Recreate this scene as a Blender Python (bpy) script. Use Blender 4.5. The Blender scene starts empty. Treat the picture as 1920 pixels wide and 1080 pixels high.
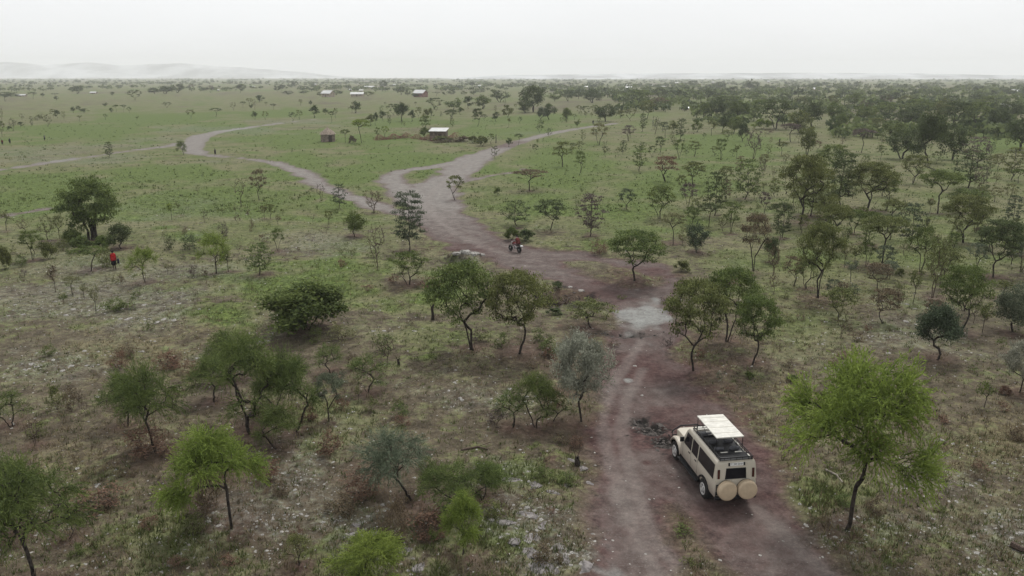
import bpy, bmesh, math, random
import numpy as np
from mathutils import Vector, Matrix
# ------------------------------------------------------------------ camera, sky, sun, exposure
SC = bpy.context.scene
COL = SC.collection
F_PX, CAM_H = 1507.0, 16.5            # focal length in photo pixels (1920 wide), drone height in metres
PITCH = math.atan(397.0 / F_PX)       # the horizon lies 397 px above the middle of the photo
cam = bpy.data.cameras.new('camera'); cam_o = bpy.data.objects.new('camera', cam); COL.objects.link(cam_o)
cam.sensor_width = 36.0; cam.lens = 36.0 * F_PX / 1920.0
cam.clip_start = 0.5; cam.clip_end = 40000.0
cam_o.location = (0, 0, CAM_H); cam_o.rotation_euler = (math.pi / 2 - PITCH, 0, 0)
SC.camera = cam_o
SUN_EL, SUN_AZ = math.radians(60), math.radians(24)   # azimuth from +Y (ahead), negative = left
world = bpy.data.worlds.new('World'); SC.world = world; world.use_nodes = True
wn = world.node_tree.nodes; wl = world.node_tree.links; wn.clear()
w_out = wn.new('ShaderNodeOutputWorld')
w_sky = wn.new('ShaderNodeTexSky'); w_sky.sky_type = 'NISHITA'; w_sky.sun_disc = False
w_sky.sun_elevation = SUN_EL; w_sky.sun_rotation = SUN_AZ; w_sky.dust_density = 4.0; w_sky.air_density = 1.0
w_b1 = wn.new('ShaderNodeBackground'); w_b1.inputs['Strength'].default_value = 0.05
wl.new(w_sky.outputs[0], w_b1.inputs['Color'])
# the closed cloud deck: an even pale grey with faint soft folds, the same all round
w_tc = wn.new('ShaderNodeTexCoord')
w_map = wn.new('ShaderNodeMapping'); w_map.inputs['Scale'].default_value = (1.2, 1.2, 5.0)
wl.new(w_tc.outputs['Generated'], w_map.inputs['Vector'])
w_nz = wn.new('ShaderNodeTexNoise'); w_nz.inputs['Scale'].default_value = 1.6; w_nz.inputs['Detail'].default_value = 5.0
w_nz.inputs['Roughness'].default_value = 0.55
wl.new(w_map.outputs[0], w_nz.inputs['Vector'])
w_rp = wn.new('ShaderNodeValToRGB')
w_rp.color_ramp.elements[0].position = 0.25; w_rp.color_ramp.elements[0].color = (0.785, 0.795, 0.815, 1)
w_rp.color_ramp.elements[1].position = 0.8; w_rp.color_ramp.elements[1].color = (0.895, 0.905, 0.92, 1)
wl.new(w_nz.outputs['Fac'], w_rp.inputs['Fac'])
w_b2 = wn.new('ShaderNodeBackground'); w_b2.inputs['Strength'].default_value = 0.76
wl.new(w_rp.outputs[0], w_b2.inputs['Color'])
w_mx = wn.new('ShaderNodeMixShader'); w_mx.inputs[0].default_value = 0.9
wl.new(w_b1.outputs[0], w_mx.inputs[1]); wl.new(w_b2.outputs[0], w_mx.inputs[2])
wl.new(w_mx.outputs[0], w_out.inputs['Surface'])
sun = bpy.data.lights.new('sun', 'SUN'); sun_o = bpy.data.objects.new('sun', sun); COL.objects.link(sun_o)
sun.energy = 1.5; sun.angle = math.radians(12); sun.color = (1.0, 0.99, 0.965)
_sd = Vector((math.sin(SUN_AZ) * math.cos(SUN_EL), math.cos(SUN_AZ) * math.cos(SUN_EL), math.sin(SUN_EL)))
sun_o.rotation_euler = _sd.to_track_quat('Z', 'Y').to_euler()
SC.view_settings.view_transform = 'Standard'; SC.view_settings.look = 'None'
SC.view_settings.exposure = 0.72; SC.view_settings.gamma = 1.0
SC.render.engine = 'CYCLES'
SC.cycles.use_denoising = True
SC.cycles.max_bounces = 6; SC.cycles.diffuse_bounces = 3; SC.cycles.glossy_bounces = 2
SC.cycles.transmission_bounces = 3; SC.cycles.volume_bounces = 2; SC.cycles.transparent_max_bounces = 6
SC.cycles.caustics_reflective = False; SC.cycles.caustics_refractive = False
SC.cycles.sample_clamp_indirect = 4.0

# ------------------------------------------------------------------ helpers
RNG = random.Random(11)
NP = np.random.default_rng(5)
CP, SP = math.cos(PITCH), math.sin(PITCH)

def ray(u, v):
    x = (u - 960.0) / F_PX; y = -(v - 540.0) / F_PX
    return x, CP + y * SP, -SP + y * CP

def flat(u, v, z=0.0):
    """ground point below pixel (u, v) of the photo"""
    dx, dy, dz = ray(u, v)
    t = (z - CAM_H) / dz
    return dx * t, dy * t

def tall(v, h, D):
    """height in metres of a thing at distance D whose foot is at row v and that is h px tall"""
    _, dy, dz = ray(960, v - h)
    return CAM_H + D * dz / dy

def smooth(a, b, x):
    t = np.clip((x - a) / (b - a), 0, 1)
    return t * t * (3 - 2 * t)

_ph = NP.uniform(0, 6.28, (64,)); _dr = NP.uniform(0, 6.28, (64,))
def wob(x, y, wl, k0, n=7):
    """cheap smooth noise about -1..1, wavelength wl"""
    s = 0.0
    for i in range(n):
        k = (k0 * 9 + i) % 64
        f = 6.283 / wl * (0.6 + 0.8 * ((i * 0.618) % 1))
        s = s + np.sin(x * f * math.cos(_dr[k]) + y * f * math.sin(_dr[k]) + _ph[k])
    return s / (n ** 0.5) * 0.9

def link(o, parent=None):
    COL.objects.link(o)
    if parent is not None: o.parent = parent
    return o

def tag(o, label=None, cat=None, group=None, kind=None):
    if label: o['label'] = label
    if cat: o['category'] = cat
    if group: o['group'] = group
    if kind: o['kind'] = kind
    return o

def empty(name, loc=(0, 0, 0), rz=0.0, scale=(1, 1, 1)):
    e = bpy.data.objects.new(name, None); e.empty_display_size = 0.3
    e.location = loc; e.rotation_euler = (0, 0, rz); e.scale = scale
    return link(e)

def mesh_np(name, verts, faces, mats=(), attrs=None, smoothf=False):
    """fast mesh from an (n,3) array and an (m,3) or (m,4) index array"""
    verts = np.asarray(verts, np.float32); faces = np.asarray(faces, np.int32)
    me = bpy.data.meshes.new(name)
    n, m, k = len(verts), len(faces), faces.shape[1]
    me.vertices.add(n); me.vertices.foreach_set('co', verts.ravel())
    me.loops.add(m * k); me.loops.foreach_set('vertex_index', faces.ravel())
    me.polygons.add(m); me.polygons.foreach_set('loop_start', np.arange(0, m * k, k, dtype=np.int32))
    if smoothf: me.polygons.foreach_set('use_smooth', np.ones(m, bool))
    for a, (dom, dat) in (attrs or {}).items():
        at = me.attributes.new(a, 'FLOAT', dom); at.data.foreach_set('value', np.asarray(dat, np.float32))
    for mt in mats: me.materials.append(mt)
    me.update(); me.validate()
    return me

class NT:
    """tiny node-tree builder"""
    def __init__(s, name):
        s.m = bpy.data.materials.new(name); s.m.use_nodes = True
        s.t = s.m.node_tree; s.n = s.t.nodes; s.n.clear()
        s.out = s.n.new('ShaderNodeOutputMaterial')
    def new(s, typ, **kw):
        nd = s.n.new(typ)
        for k, v in kw.items():
            if k in nd.inputs: s.put(nd.inputs[k], v)
            else: setattr(nd, k, v)
        return nd
    def put(s, sock, v):
        if isinstance(v, bpy.types.NodeSocket): s.t.links.new(v, sock)
        elif isinstance(v, (tuple, list)) and len(v) == 3 and sock.type == 'RGBA': sock.default_value = (*v, 1)
        else: sock.default_value = v
    def noise(s, vec, scale, detail=3.0, rough=0.55):
        nd = s.new('ShaderNodeTexNoise', Scale=scale, Detail=detail, Roughness=rough)
        if vec is not None: s.put(nd.inputs['Vector'], vec)
        return nd.outputs['Fac']
    def attr(s, name):
        nd = s.n.new('ShaderNodeAttribute'); nd.attribute_name = name
        return nd.outputs['Fac']
    def math(s, op, a, b=0.0, clamp=False):
        nd = s.n.new('ShaderNodeMath'); nd.operation = op; nd.use_clamp = clamp
        s.put(nd.inputs[0], a); s.put(nd.inputs[1], b)
        return nd.outputs[0]
    def ramp(s, x, lo, hi):
        nd = s.n.new('ShaderNodeMapRange'); nd.interpolation_type = 'SMOOTHSTEP'
        s.put(nd.inputs[0], x); s.put(nd.inputs[1], lo); s.put(nd.inputs[2], hi)
        return nd.outputs[0]
    def mix(s, f, a, b, mode='MIX'):
        nd = s.n.new('ShaderNodeMix'); nd.data_type = 'RGBA'; nd.blend_type = mode
        s.put(nd.inputs[0], f); s.put(nd.inputs[6], a); s.put(nd.inputs[7], b)
        return nd.outputs[2]
    def bsdf(s, color, rough=0.8, metal=0.0, spec=0.3, normal=None):
        nd = s.new('ShaderNodeBsdfPrincipled')
        s.put(nd.inputs['Base Color'], color); s.put(nd.inputs['Roughness'], rough)
        s.put(nd.inputs['Metallic'], metal); s.put(nd.inputs['Specular IOR Level'], spec)
        if normal is not None: s.put(nd.inputs['Normal'], normal)
        s.t.links.new(nd.outputs[0], s.out.inputs['Surface'])
        return nd

def paint(name, col, rough=0.6, metal=0.0, var=0.12, scale=6.0, spec=0.3):
    """plain coloured surface with slight dirt variation"""
    t = NT(name)
    tc = t.new('ShaderNodeTexCoord').outputs['Object']
    n = t.noise(tc, scale, 5.0, 0.6)
    dark = tuple(c * (1 - var * 1.6) for c in col); lite = tuple(min(1, c * (1 + var)) for c in col)
    t.bsdf(t.mix(t.ramp(n, 0.3, 0.7), dark, lite), rough, metal, spec)
    return t.m
# ------------------------------------------------------------------ trees, bushes and saplings as counted in the photograph
# foot pixel (u v), height and crown width in photo px, habit, leaf colour
TREES = """
70 1104 262 205 feather deep
433 990 212 180 wispy bright
392 950 90 70 shrub brown
238 800 112 90 feather deep
402 752 96 92 feather deep
512 772 116 92 feather deep
520 842 96 84 feather deep
432 708 100 100 feather deep
832 968 112 112 feather deep
905 938 84 96 feather deep
962 800 78 70 feather deep
1035 790 74 62 feather deep
28 1000 150 130 feather deep
128 1010 56 60 feather deep
620 700 60 60 feather deep
560 1060 70 60 feather olive
290 850 178 122 feather deep
468 812 200 176 feather deep
553 810 165 96 feather deep
618 790 96 54 pads teal
690 735 78 82 feather deep
1005 802 112 92 feather deep
1090 790 172 112 silver silver
1590 995 352 268 wispy bright
772 942 155 140 feather teal
868 1040 128 84 wispy bright
700 1112 128 150 wispy bright
22 800 78 80 feather deep
66 836 52 34 bare brown
176 449 120 108 stool green
228 466 50 46 oval dark
62 488 58 42 flat green
90 450 46 32 twig olive
112 448 48 22 sapling olive
171 508 50 56 umbrella green
273 530 72 52 wispy bright
405 513 82 66 wispy bright
428 510 42 27 sapling green
487 516 60 56 tier green
522 471 44 28 pads green
12 432 40 24 sapling pale
45 440 34 26 twig pale
575 616 94 158 bush deep
768 472 112 62 tier blue
766 534 66 80 flat deep
708 507 94 42 bare mauve
665 443 50 40 round green
637 391 46 28 tier blue
700 400 46 36 twig brown
886 657 174 134 flat green
972 665 162 128 flat olive
1106 616 58 98 flat olive
1190 529 102 110 flat green
968 424 48 54 tier dark
1032 432 60 62 flat dark
1107 443 80 54 tier mauve
1174 393 41 34 pads blue
993 358 43 62 umbrella brown
853 375 48 36 pads olive
1055 313 49 46 pads olive
1088 324 42 24 pads green
928 297 24 17 tier dark
487 376 60 32 pads brown
452 388 52 26 bare olive
602 376 34 20 bare brown
205 297 31 19 tier dark
345 292 30 22 wispy green
322 412 33 19 sapling bright
336 400 24 10 sapling olive
496 410 26 14 sapling brown
507 411 30 26 pads olive
372 366 19 10 bare brown
1300 695 178 118 flat olive
1365 643 148 104 flat green
1410 685 136 92 flat green
1413 508 110 58 pads brown
1447 490 46 30 oval dark
1532 559 146 84 flat olive
1512 541 68 46 feather deep
1583 502 50 28 sapling pale
1603 502 48 26 sapling olive
1653 500 100 88 umbrella olive
1630 458 64 44 flat green
1705 463 82 50 tier blue
1748 559 124 50 twig olive
1725 510 88 56 pads green
1800 622 128 88 flat green
1758 674 108 80 oval blue
1862 520 112 90 flat dark
1900 622 90 70 round teal
1912 736 104 76 silver silver
1306 473 58 42 round blue
1262 459 62 48 umbrella pale
1370 436 44 32 pads green
1466 446 66 46 tier dark
1397 374 76 58 tier green
1412 298 60 36 twig mauve
1351 300 41 24 pads green
1301 294 31 27 pads olive
1300 346 44 48 flat olive
1340 404 82 50 tier dark
1290 390 48 34 pads mauve
1513 290 54 34 round olive
1482 266 36 40 umbrella mauve
1615 286 46 44 umbrella mauve
1503 420 132 92 flat olive
1520 405 100 80 tier olive
1576 390 104 66 tier dark
1560 330 60 60 flat green
1628 397 96 90 flat olive
1660 395 78 50 pads green
1690 299 58 62 round dark
1742 304 94 64 oval dark
1786 300 62 54 round dark
1832 312 56 54 tier mauve
1758 400 84 80 umbrella green
1712 345 56 52 flat olive
1815 352 68 76 tier dark
1835 368 60 28 twig mauve
1896 338 62 46 tier olive
1912 282 62 62 round dark
1866 276 19 22 umbrella dark
1812 400 48 76 flat green
1808 455 92 90 flat olive
1896 430 64 36 tier blue
1880 560 40 30 sapling olive
1915 480 60 50 flat olive
1430 330 34 16 twig mauve
1432 402 44 24 pads mauve
1547 445 80 54 flat olive
1562 470 90 64 umbrella olive
1600 440 50 40 flat green
1248 340 50 52 pads rust
1273 298 38 24 pads green
1236 411 64 60 flat green
1198 322 50 28 tier green
1168 290 27 16 tier dark
1178 264 30 28 pads mauve
1237 287 32 22 pads dark
1123 272 42 34 pads pale
1133 278 16 14 bare pale
1205 247 34 16 tier dark
1228 252 36 16 twig teal
1247 258 30 14 pads teal
1262 250 24 20 oval olive
1276 262 40 24 tier dark
845 233 28 27 umbrella dark
895 237 34 22 flat dark
929 227 18 16 round dark
954 238 18 10 sapling olive
952 220 24 24 round olive
667 212 23 21 round dark
660 212 16 12 sapling olive
648 268 26 18 umbrella green
678 268 46 34 umbrella bright
708 262 24 16 pads green
722 258 22 18 pads bright
704 234 24 11 oval dark
694 236 22 16 oval olive
730 235 20 8 tier dark
718 226 18 12 oval dark
754 228 36 28 oval dark
738 216 22 24 flat dark
772 228 22 14 oval dark
785 224 24 12 pads olive
800 228 24 13 oval olive
808 222 20 12 oval olive
815 205 22 34 flat dark
797 250 34 22 pads green
850 206 22 36 round green
878 204 24 20 oval dark
905 204 26 34 round green
938 192 24 40 round dark
864 215 14 12 oval green
955 276 18 13 oval dark
972 272 22 18 umbrella dark
921 270 20 14 pads green
1016 241 17 11 sapling green
1062 229 27 18 oval green
1082 238 15 12 round green
1000 210 50 52 round dark
985 212 26 30 round dark
1030 224 30 28 round dark
1014 226 26 18 oval teal
1135 228 34 44 round dark
1182 227 24 28 flat pale
1213 224 36 32 flat olive
1098 216 18 20 flat dark
1085 213 16 14 flat olive
1115 212 16 20 flat green
1164 222 16 14 oval olive
1110 193 26 42 round dark
1065 190 22 22 round dark
1085 186 18 20 round dark
1040 190 16 30 round green
1196 200 32 62 flat green
1184 204 14 18 round green
1235 186 22 34 round dark
1278 192 24 32 round dark
1165 180 14 18 round dark
1235 206 24 34 flat brown
1327 190 24 34 round dark
1360 200 22 66 flat green
1370 180 18 34 round dark
1410 168 20 30 round dark
1298 165 14 26 round dark
1350 167 14 26 round dark
1527 166 12 26 round dark
1600 165 12 22 round dark
1453 242 56 66 flat dark
1425 226 40 44 flat green
1523 238 48 48 oval dark
1565 227 36 34 round green
1577 243 32 26 round green
1430 242 20 40 bush bright
1307 248 24 24 round green
1334 254 30 18 sapling olive
1355 250 34 26 oval dark
1375 250 32 30 round green
1392 265 36 22 oval dark
1345 222 42 44 round dark
1385 224 36 40 round deep
1320 222 30 34 round green
1500 250 44 46 round olive
1440 252 12 22 shrub brown
1620 232 36 40 round green
1660 225 34 44 flat green
1700 240 40 44 round dark
1640 250 30 36 flat olive
1675 262 36 50 round green
1720 225 40 50 flat green
1790 250 60 60 flat dark
1830 240 50 56 flat green
1872 246 44 40 round dark
1890 225 36 46 round dark
1770 225 40 44 round olive
1850 210 30 44 flat green
1620 215 30 26 twig mauve
1660 205 28 30 twig mauve
1740 205 24 30 round teal
1780 200 22 40 round dark
1830 195 20 44 round dark
1700 200 22 36 round olive
1670 190 18 36 round dark
1600 200 26 36 round green
1560 200 22 30 round olive
1500 200 20 28 round olive
1470 190 16 28 round dark
1440 196 16 30 twig mauve
1880 180 16 40 round dark
1910 200 24 36 flat green
253 188 20 29 flat dark
10 190 18 26 pads dark
62 186 14 16 umbrella dark
8 182 8 26 round dark
22 182 9 30 round dark
106 188 8 9 round dark
145 176 16 26 round dark
104 182 8 14 umbrella dark
80 182 8 8 oval dark
212 180 8 8 oval dark
310 176 15 40 round dark
332 174 17 32 round dark
290 176 12 30 round dark
197 200 8 9 round dark
208 212 10 8 oval dark
218 210 14 12 umbrella dark
232 211 15 11 umbrella dark
243 212 12 9 pads dark
137 212 12 9 oval dark
147 206 8 10 round dark
158 211 8 18 round dark
313 202 11 16 pads dark
90 238 24 16 twig dark
100 222 18 12 pads olive
108 222 16 10 oval dark
150 229 14 8 sapling olive
120 224 16 10 twig olive
70 226 12 18 shrub olive
82 226 14 16 shrub olive
39 238 10 10 oval dark
60 238 20 8 tier dark
25 246 26 14 twig dark
18 246 10 8 oval dark
4 256 30 14 flat olive
3 226 24 10 twig olive
42 226 14 10 twig olive
198 225 12 8 pads green
257 226 10 7 sapling olive
358 223 18 18 pads olive
405 219 17 26 umbrella dark
438 207 18 14 bare olive
456 202 12 13 umbrella dark
478 206 20 10 bare olive
471 204 10 8 round dark
486 192 14 18 oval dark
468 196 12 16 pads olive
499 199 8 7 umbrella dark
513 206 12 11 umbrella dark
478 224 16 11 oval dark
498 225 17 12 pads olive
549 228 18 16 pads dark
561 224 18 13 pads olive
589 221 24 20 oval dark
610 215 12 12 oval dark
622 230 22 15 umbrella dark
629 222 20 10 pads olive
582 200 12 6 oval dark
564 198 12 8 pads olive
553 163 14 15 round dark
450 174 16 16 oval dark
395 174 14 14 pads mauve
360 172 14 12 pads mauve
520 172 12 12 round dark
528 170 14 14 round dark
540 178 8 22 round dark
718 166 16 16 round dark
752 178 16 18 round dark
765 180 12 12 round dark
778 182 8 14 round dark
846 178 10 18 round dark
832 180 8 9 oval dark
818 180 8 14 umbrella dark
900 174 8 22 round dark
888 178 10 16 round dark
870 178 8 14 round olive
690 180 9 22 round olive
630 178 9 26 round dark
600 180 8 16 round olive
570 176 7 20 round dark
"""
# low growth, loose shrubs and tiny saplings
SHRUBS = """
182 948 44 100 shrub rust
270 850 60 90 shrub rust
680 930 64 86 shrub rust
930 796 44 46 shrub mauve
740 1020 90 60 shrub brown
812 1000 60 90 shrub rust
618 850 50 60 shrub rust
505 905 50 60 shrub rust
560 470 8 8 shrub brown
135 770 56 34 shrub brown
108 768 54 36 shrub olive
150 765 44 16 bare brown
960 450 26 30 bush deep
985 451 24 32 bush dark
1123 475 30 42 shrub rust
1280 508 22 30 bush olive
1595 550 20 34 shrub blue
933 366 16 13 bush green
905 274 20 24 bush olive
797 258 20 24 bush green
661 269 15 15 bush brown
830 266 12 40 bush olive
868 266 12 28 bush brown
886 268 14 20 bush olive
104 548 52 20 sapling brown
137 554 38 32 umbrella pale
158 560 32 18 sapling pale
180 588 54 22 sapling pale
120 574 26 18 sapling green
136 460 34 36 bush green
152 470 30 40 bush deep
196 470 30 40 bush deep
118 470 30 26 shrub olive
92 486 34 30 bush olive
40 500 26 22 shrub deep
10 505 46 30 bush olive
200 500 40 40 shrub olive
45 520 16 16 shrub mauve
82 512 14 8 bare brown
200 532 20 8 bare brown
230 532 22 14 shrub brown
218 530 18 20 shrub pale
216 583 30 44 shrub green
235 580 24 50 shrub green
292 556 18 10 bare brown
315 515 24 16 sapling pale
325 512 18 12 sapling pale
308 460 28 10 bare olive
318 468 30 24 shrub dark
355 470 32 36 shrub dark
362 517 24 20 shrub mauve
383 517 16 12 shrub brown
340 486 8 20 shrub dark
365 486 8 22 shrub brown
421 444 30 20 shrub mauve
446 422 20 12 pads brown
417 404 14 12 sapling olive
472 434 26 10 shrub brown
441 402 18 8 bare brown
452 404 16 10 bare brown
465 404 14 10 shrub brown
352 400 16 8 bare brown
344 412 14 8 bare brown
385 418 26 14 bare teal
530 404 14 8 sapling olive
522 424 22 14 sapling brown
588 420 22 12 bare brown
617 422 28 18 pads olive
604 446 22 12 bare brown
613 438 18 10 bare brown
590 446 14 10 bare brown
450 476 20 14 bare brown
492 455 18 20 shrub brown
660 478 14 20 shrub olive
640 476 14 16 shrub olive
330 680 20 30 shrub rust
225 690 36 40 shrub rust
320 690 40 60 shrub rust
360 700 30 40 shrub rust
235 670 26 40 shrub brown
545 690 30 40 shrub green
590 640 30 40 shrub green
640 640 40 60 shrub pale
725 690 60 40 bare brown
720 660 40 40 shrub green
660 690 30 26 shrub brown
745 762 20 24 shrub olive
695 770 30 30 shrub olive
640 770 34 36 shrub rust
580 790 40 34 shrub rust
1080 870 60 28 bare mauve
1082 840 26 30 shrub rust
1050 830 20 36 shrub brown
1350 710 18 20 shrub teal
1370 735 14 22 shrub rust
1405 708 14 18 bush green
1310 670 20 30 shrub rust
1480 690 20 24 shrub brown
1590 620 16 30 shrub brown
1845 765 54 36 sapling green
1700 800 22 40 shrub rust
1760 790 18 40 shrub rust
1890 680 24 26 shrub rust
1840 880 20 40 shrub rust
1835 900 26 26 shrub brown
1280 1000 22 46 shrub green
1290 1060 16 30 shrub olive
1550 800 22 40 shrub rust
1670 1060 18 30 shrub green
1760 960 20 26 shrub olive
560 1010 30 26 shrub rust
330 1060 26 40 shrub rust
280 990 30 40 shrub rust
145 1040 26 30 shrub green
430 1060 26 36 shrub rust
240 770 24 26 shrub green
640 720 30 30 shrub teal
1040 760 30 40 shrub rust
920 900 34 50 bush green
860 905 44 50 shrub deep
800 880 30 40 shrub deep
1060 905 26 40 shrub green
990 930 20 36 shrub brown
770 610 14 24 shrub brown
690 545 14 26 shrub rust
800 540 24 50 shrub rust
740 530 18 26 shrub rust
600 610 24 40 shrub green
540 610 34 40 bush deep
890 640 20 30 shrub mauve
940 650 30 34 shrub green
1030 660 36 50 shrub green
1010 640 30 30 shrub green
1060 700 26 40 shrub rust
1000 690 20 30 shrub brown
1150 650 16 24 shrub brown
1250 650 20 24 shrub mauve
1280 620 18 24 shrub mauve
1245 570 16 18 shrub mauve
1045 545 20 24 bush dark
1040 590 16 30 bush dark
1165 560 10 18 shrub olive
1330 480 10 14 shrub olive
1225 470 12 18 shrub olive
1395 545 12 18 shrub olive
1660 560 12 24 shrub olive
1690 540 14 20 shrub olive
1500 600 12 22 shrub brown
1850 600 18 24 shrub brown
1780 720 16 24 shrub brown
1640 720 16 24 shrub olive
1470 560 14 20 shrub olive
"""
# ------------------------------------------------------------------ the lie of the land
def P(u, v): return np.array(flat(u, v))
# road lines: (u, v, half width in metres)
ROADS = [
    [(1330, 1250, 5.0), (1340, 1080, 4.2), (1315, 1000, 4.1), (1290, 930, 4.0), (1275, 850, 4.0), (1247, 780, 3.55), (1218, 720, 2.75),
     (1212, 670, 2.15), (1212, 620, 2.2), (1210, 585, 2.3), (1212, 555, 2.2)],
    [(1195, 565, 1.6), (1120, 538, 1.7), (1050, 513, 2.2), (985, 488, 3.0), (950, 472, 3.0)],
    [(1222, 560, 1.6), (1254, 530, 1.4), (1230, 500, 1.4), (1120, 486, 1.7), (1030, 479, 2.3), (960, 472, 3.0)],
    [(960, 474, 3.2), (900, 455, 3.5), (850, 430, 3.9), (818, 400, 4.0), (806, 372, 4.2), (812, 350, 3.9)],
    [(814, 350, 3.9), (850, 326, 3.6), (884, 300, 4.0), (922, 284, 3.0), (960, 270, 2.0), (1010, 255, 1.8), (1060, 245, 1.6),
     (1110, 237, 1.8), (1160, 230, 1.6), (1260, 230, 1.1), (1330, 232, 0.8)],
    [(786, 378, 3.2), (752, 352, 2.8), (730, 333, 2.2), (752, 320, 1.7), (820, 311, 2.0), (880, 299, 2.8)],
    [(790, 402, 2.6), (744, 395, 2.0), (690, 380, 2.1), (640, 362, 1.8), (592, 341, 1.9), (562, 320, 2.1), (522, 306, 1.6),
     (470, 298, 1.2), (410, 292, 1.1), (368, 288, 2.0), (358, 272, 2.8), (374, 256, 3.0), (420, 245, 2.4), (480, 237, 2.0),
     (540, 229, 1.6), (600, 223, 1.2), (700, 219, 0.8)],
    [(-300, 352, 1.4), (-80, 328, 1.5), (0, 317, 1.6), (100, 303, 1.5), (200, 289, 1.5), (300, 276, 1.5), (350, 268, 2.0)],
    [(-120, 425, 0.9), (27, 402, 0.9), (95, 390, 0.6)],
    [(872, 340, 0.9), (930, 326, 0.6), (985, 316, 0.4)],
]
ROAD_W = [[(*P(u, v), w) for u, v, w in r] for r in ROADS]

ISLES = [[(1258, 945, .0), (1276, 985, .45), (1315, 1060, .75), (1370, 1160, 1.1)], [(1150, 519, .7), (1200, 526, 1.5), (1228, 520, .7)], [(772, 331, .8), (822, 327, 1.3)]]
RUTS = [[(1233, 1080), (1200, 1005), (1168, 930), (1143, 860), (1128, 790), (1135, 740), (1170, 690), (1200, 640)], [(1290, 1080), (1225, 1010), (1198, 930), (1180, 870), (1165, 800), (1175, 745), (1205, 690)],
        [(1560, 1080), (1480, 1010), (1420, 950)], [(960, 478), (900, 460), (850, 436), (815, 402), (800, 372), (830, 340), (880, 305)], [(935, 470), (880, 448), (838, 425), (800, 398), (790, 375)]]
ISLE_W = [[(*P(u, v), w) for u, v, w in r] for r in ISLES]
RUT_W = [[(*P(u, v), 0.0) for u, v in r] for r in RUTS]

def road_sd(x, y):
    """>0 inside a road, in metres"""
    best = line_sd(x, y, ROAD_W)
    return np.minimum(best, -line_sd(x, y, ISLE_W))

def line_sd(x, y, lines):
    best = np.full(np.shape(x), -1e3)
    for r in lines:
        for (ax, ay, aw), (bx, by, bw) in zip(r[:-1], r[1:]):
            dx, dy = bx - ax, by - ay; L2 = dx * dx + dy * dy + 1e-9
            t = np.clip(((x - ax) * dx + (y - ay) * dy) / L2, 0, 1)
            d = np.hypot(x - ax - t * dx, y - ay - t * dy)
            best = np.maximum(best, aw + (bw - aw) * t - d)
    return best

def blob(x, y, u, v, ru, rv, soft=False):
    """soft ellipse on the ground whose outline spans about ru x rv photo pixels"""
    cx, cy = flat(u, v)
    x1, _ = flat(u + ru, v); _, y0 = flat(u, v + rv); _, y1 = flat(u, max(v - rv, 146))
    ax = abs(x1 - cx); ay = (abs(y1 - cy) + abs(y0 - cy)) / 2
    sh = (u - 960) / F_PX
    dx = (x - cx) - (y - cy) * sh
    d = np.sqrt((dx / ax) ** 2 + ((y - cy) / ay) ** 2)
    if soft:
        m = max(ax, ay); k = int(u * 7 + v) % 40
        d = d * (1 + 0.30 * wob(x, y, m * 0.9, k, 5) + 0.22 * wob(x, y, m * 0.33, k + 1, 5))
        return 1 - smooth(0.15, 1.15, d)
    return 1 - smooth(0.35, 1.0, d)

def blobs(x, y, lst):
    s = np.zeros(np.shape(x))
    for u, v, ru, rv, a in lst: s = np.maximum(s, a * blob(x, y, u, v, ru, rv, True))
    return s

GREEN = [(560, 535, 210, 42, 1.0), (430, 590, 90, 30, .8), (640, 500, 130, 25, .8), (830, 545, 60, 40, .9), (800, 325, 26, 9, 1.25), (905, 318, 36, 9, 1.1),
         (700, 262, 90, 14, .85), (770, 300, 120, 22, .95), (560, 300, 80, 20, .8), (560, 325, 60, 20, .8), (560, 262, 120, 16, .9), (430, 240, 90, 12, .8),
         (150, 245, 190, 18, .95), (300, 222, 160, 16, .9), (520, 213, 120, 10, .7), (90, 340, 160, 28, .75), (300, 325, 200, 20, .7), (400, 380, 260, 40, .6),
         (60, 380, 130, 40, .7), (660, 330, 70, 30, .8), (640, 380, 60, 25, .7), (1050, 300, 110, 40, .7), (1020, 380, 110, 30, .55), (1350, 275, 150, 28, .8),
         (1250, 340, 160, 40, .55), (1870, 260, 60, 25, 1.0), (1500, 500, 200, 60, .4), (1180, 400, 140, 40, .5), (1560, 930, 110, 60, .8), (1640, 1010, 130, 60, .6),
         (1500, 620, 160, 60, .35), (980, 890, 110, 45, .65), (600, 780, 130, 60, .4), (1130, 455, 90, 18, .5), (1740, 470, 140, 60, .45), (880, 1010, 120, 60, .6),
         (320, 1010, 160, 60, .5), (660, 1050, 120, 50, .6), (820, 640, 140, 50, .35), (940, 250, 120, 16, .6), (1000, 225, 120, 12, .6), (760, 230, 160, 10, .6)]
STONY = [(150, 560, 260, 55, 1.0), (330, 510, 170, 30, .7), (600, 455, 90, 26, .9), (150, 500, 120, 26, .6), (100, 680, 130, 40, .7), (560, 900, 110, 60, .8),
         (660, 985, 90, 50, .9), (980, 970, 130, 60, .8), (1060, 1040, 120, 50, .9), (940, 880, 90, 30, .7), (1640, 1000, 170, 60, .6), (1700, 620, 160, 60, .55),
         (1740, 900, 140, 60, .5), (870, 740, 120, 40, .5), (1208, 588, 62, 36, 1.6), (240, 640, 120, 50, .3), (500, 960, 180, 70, .6), (1860, 1000, 90, 70, .7),
         (330, 390, 160, 26, .45), (880, 478, 40, 12, 1.0)]
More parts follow.
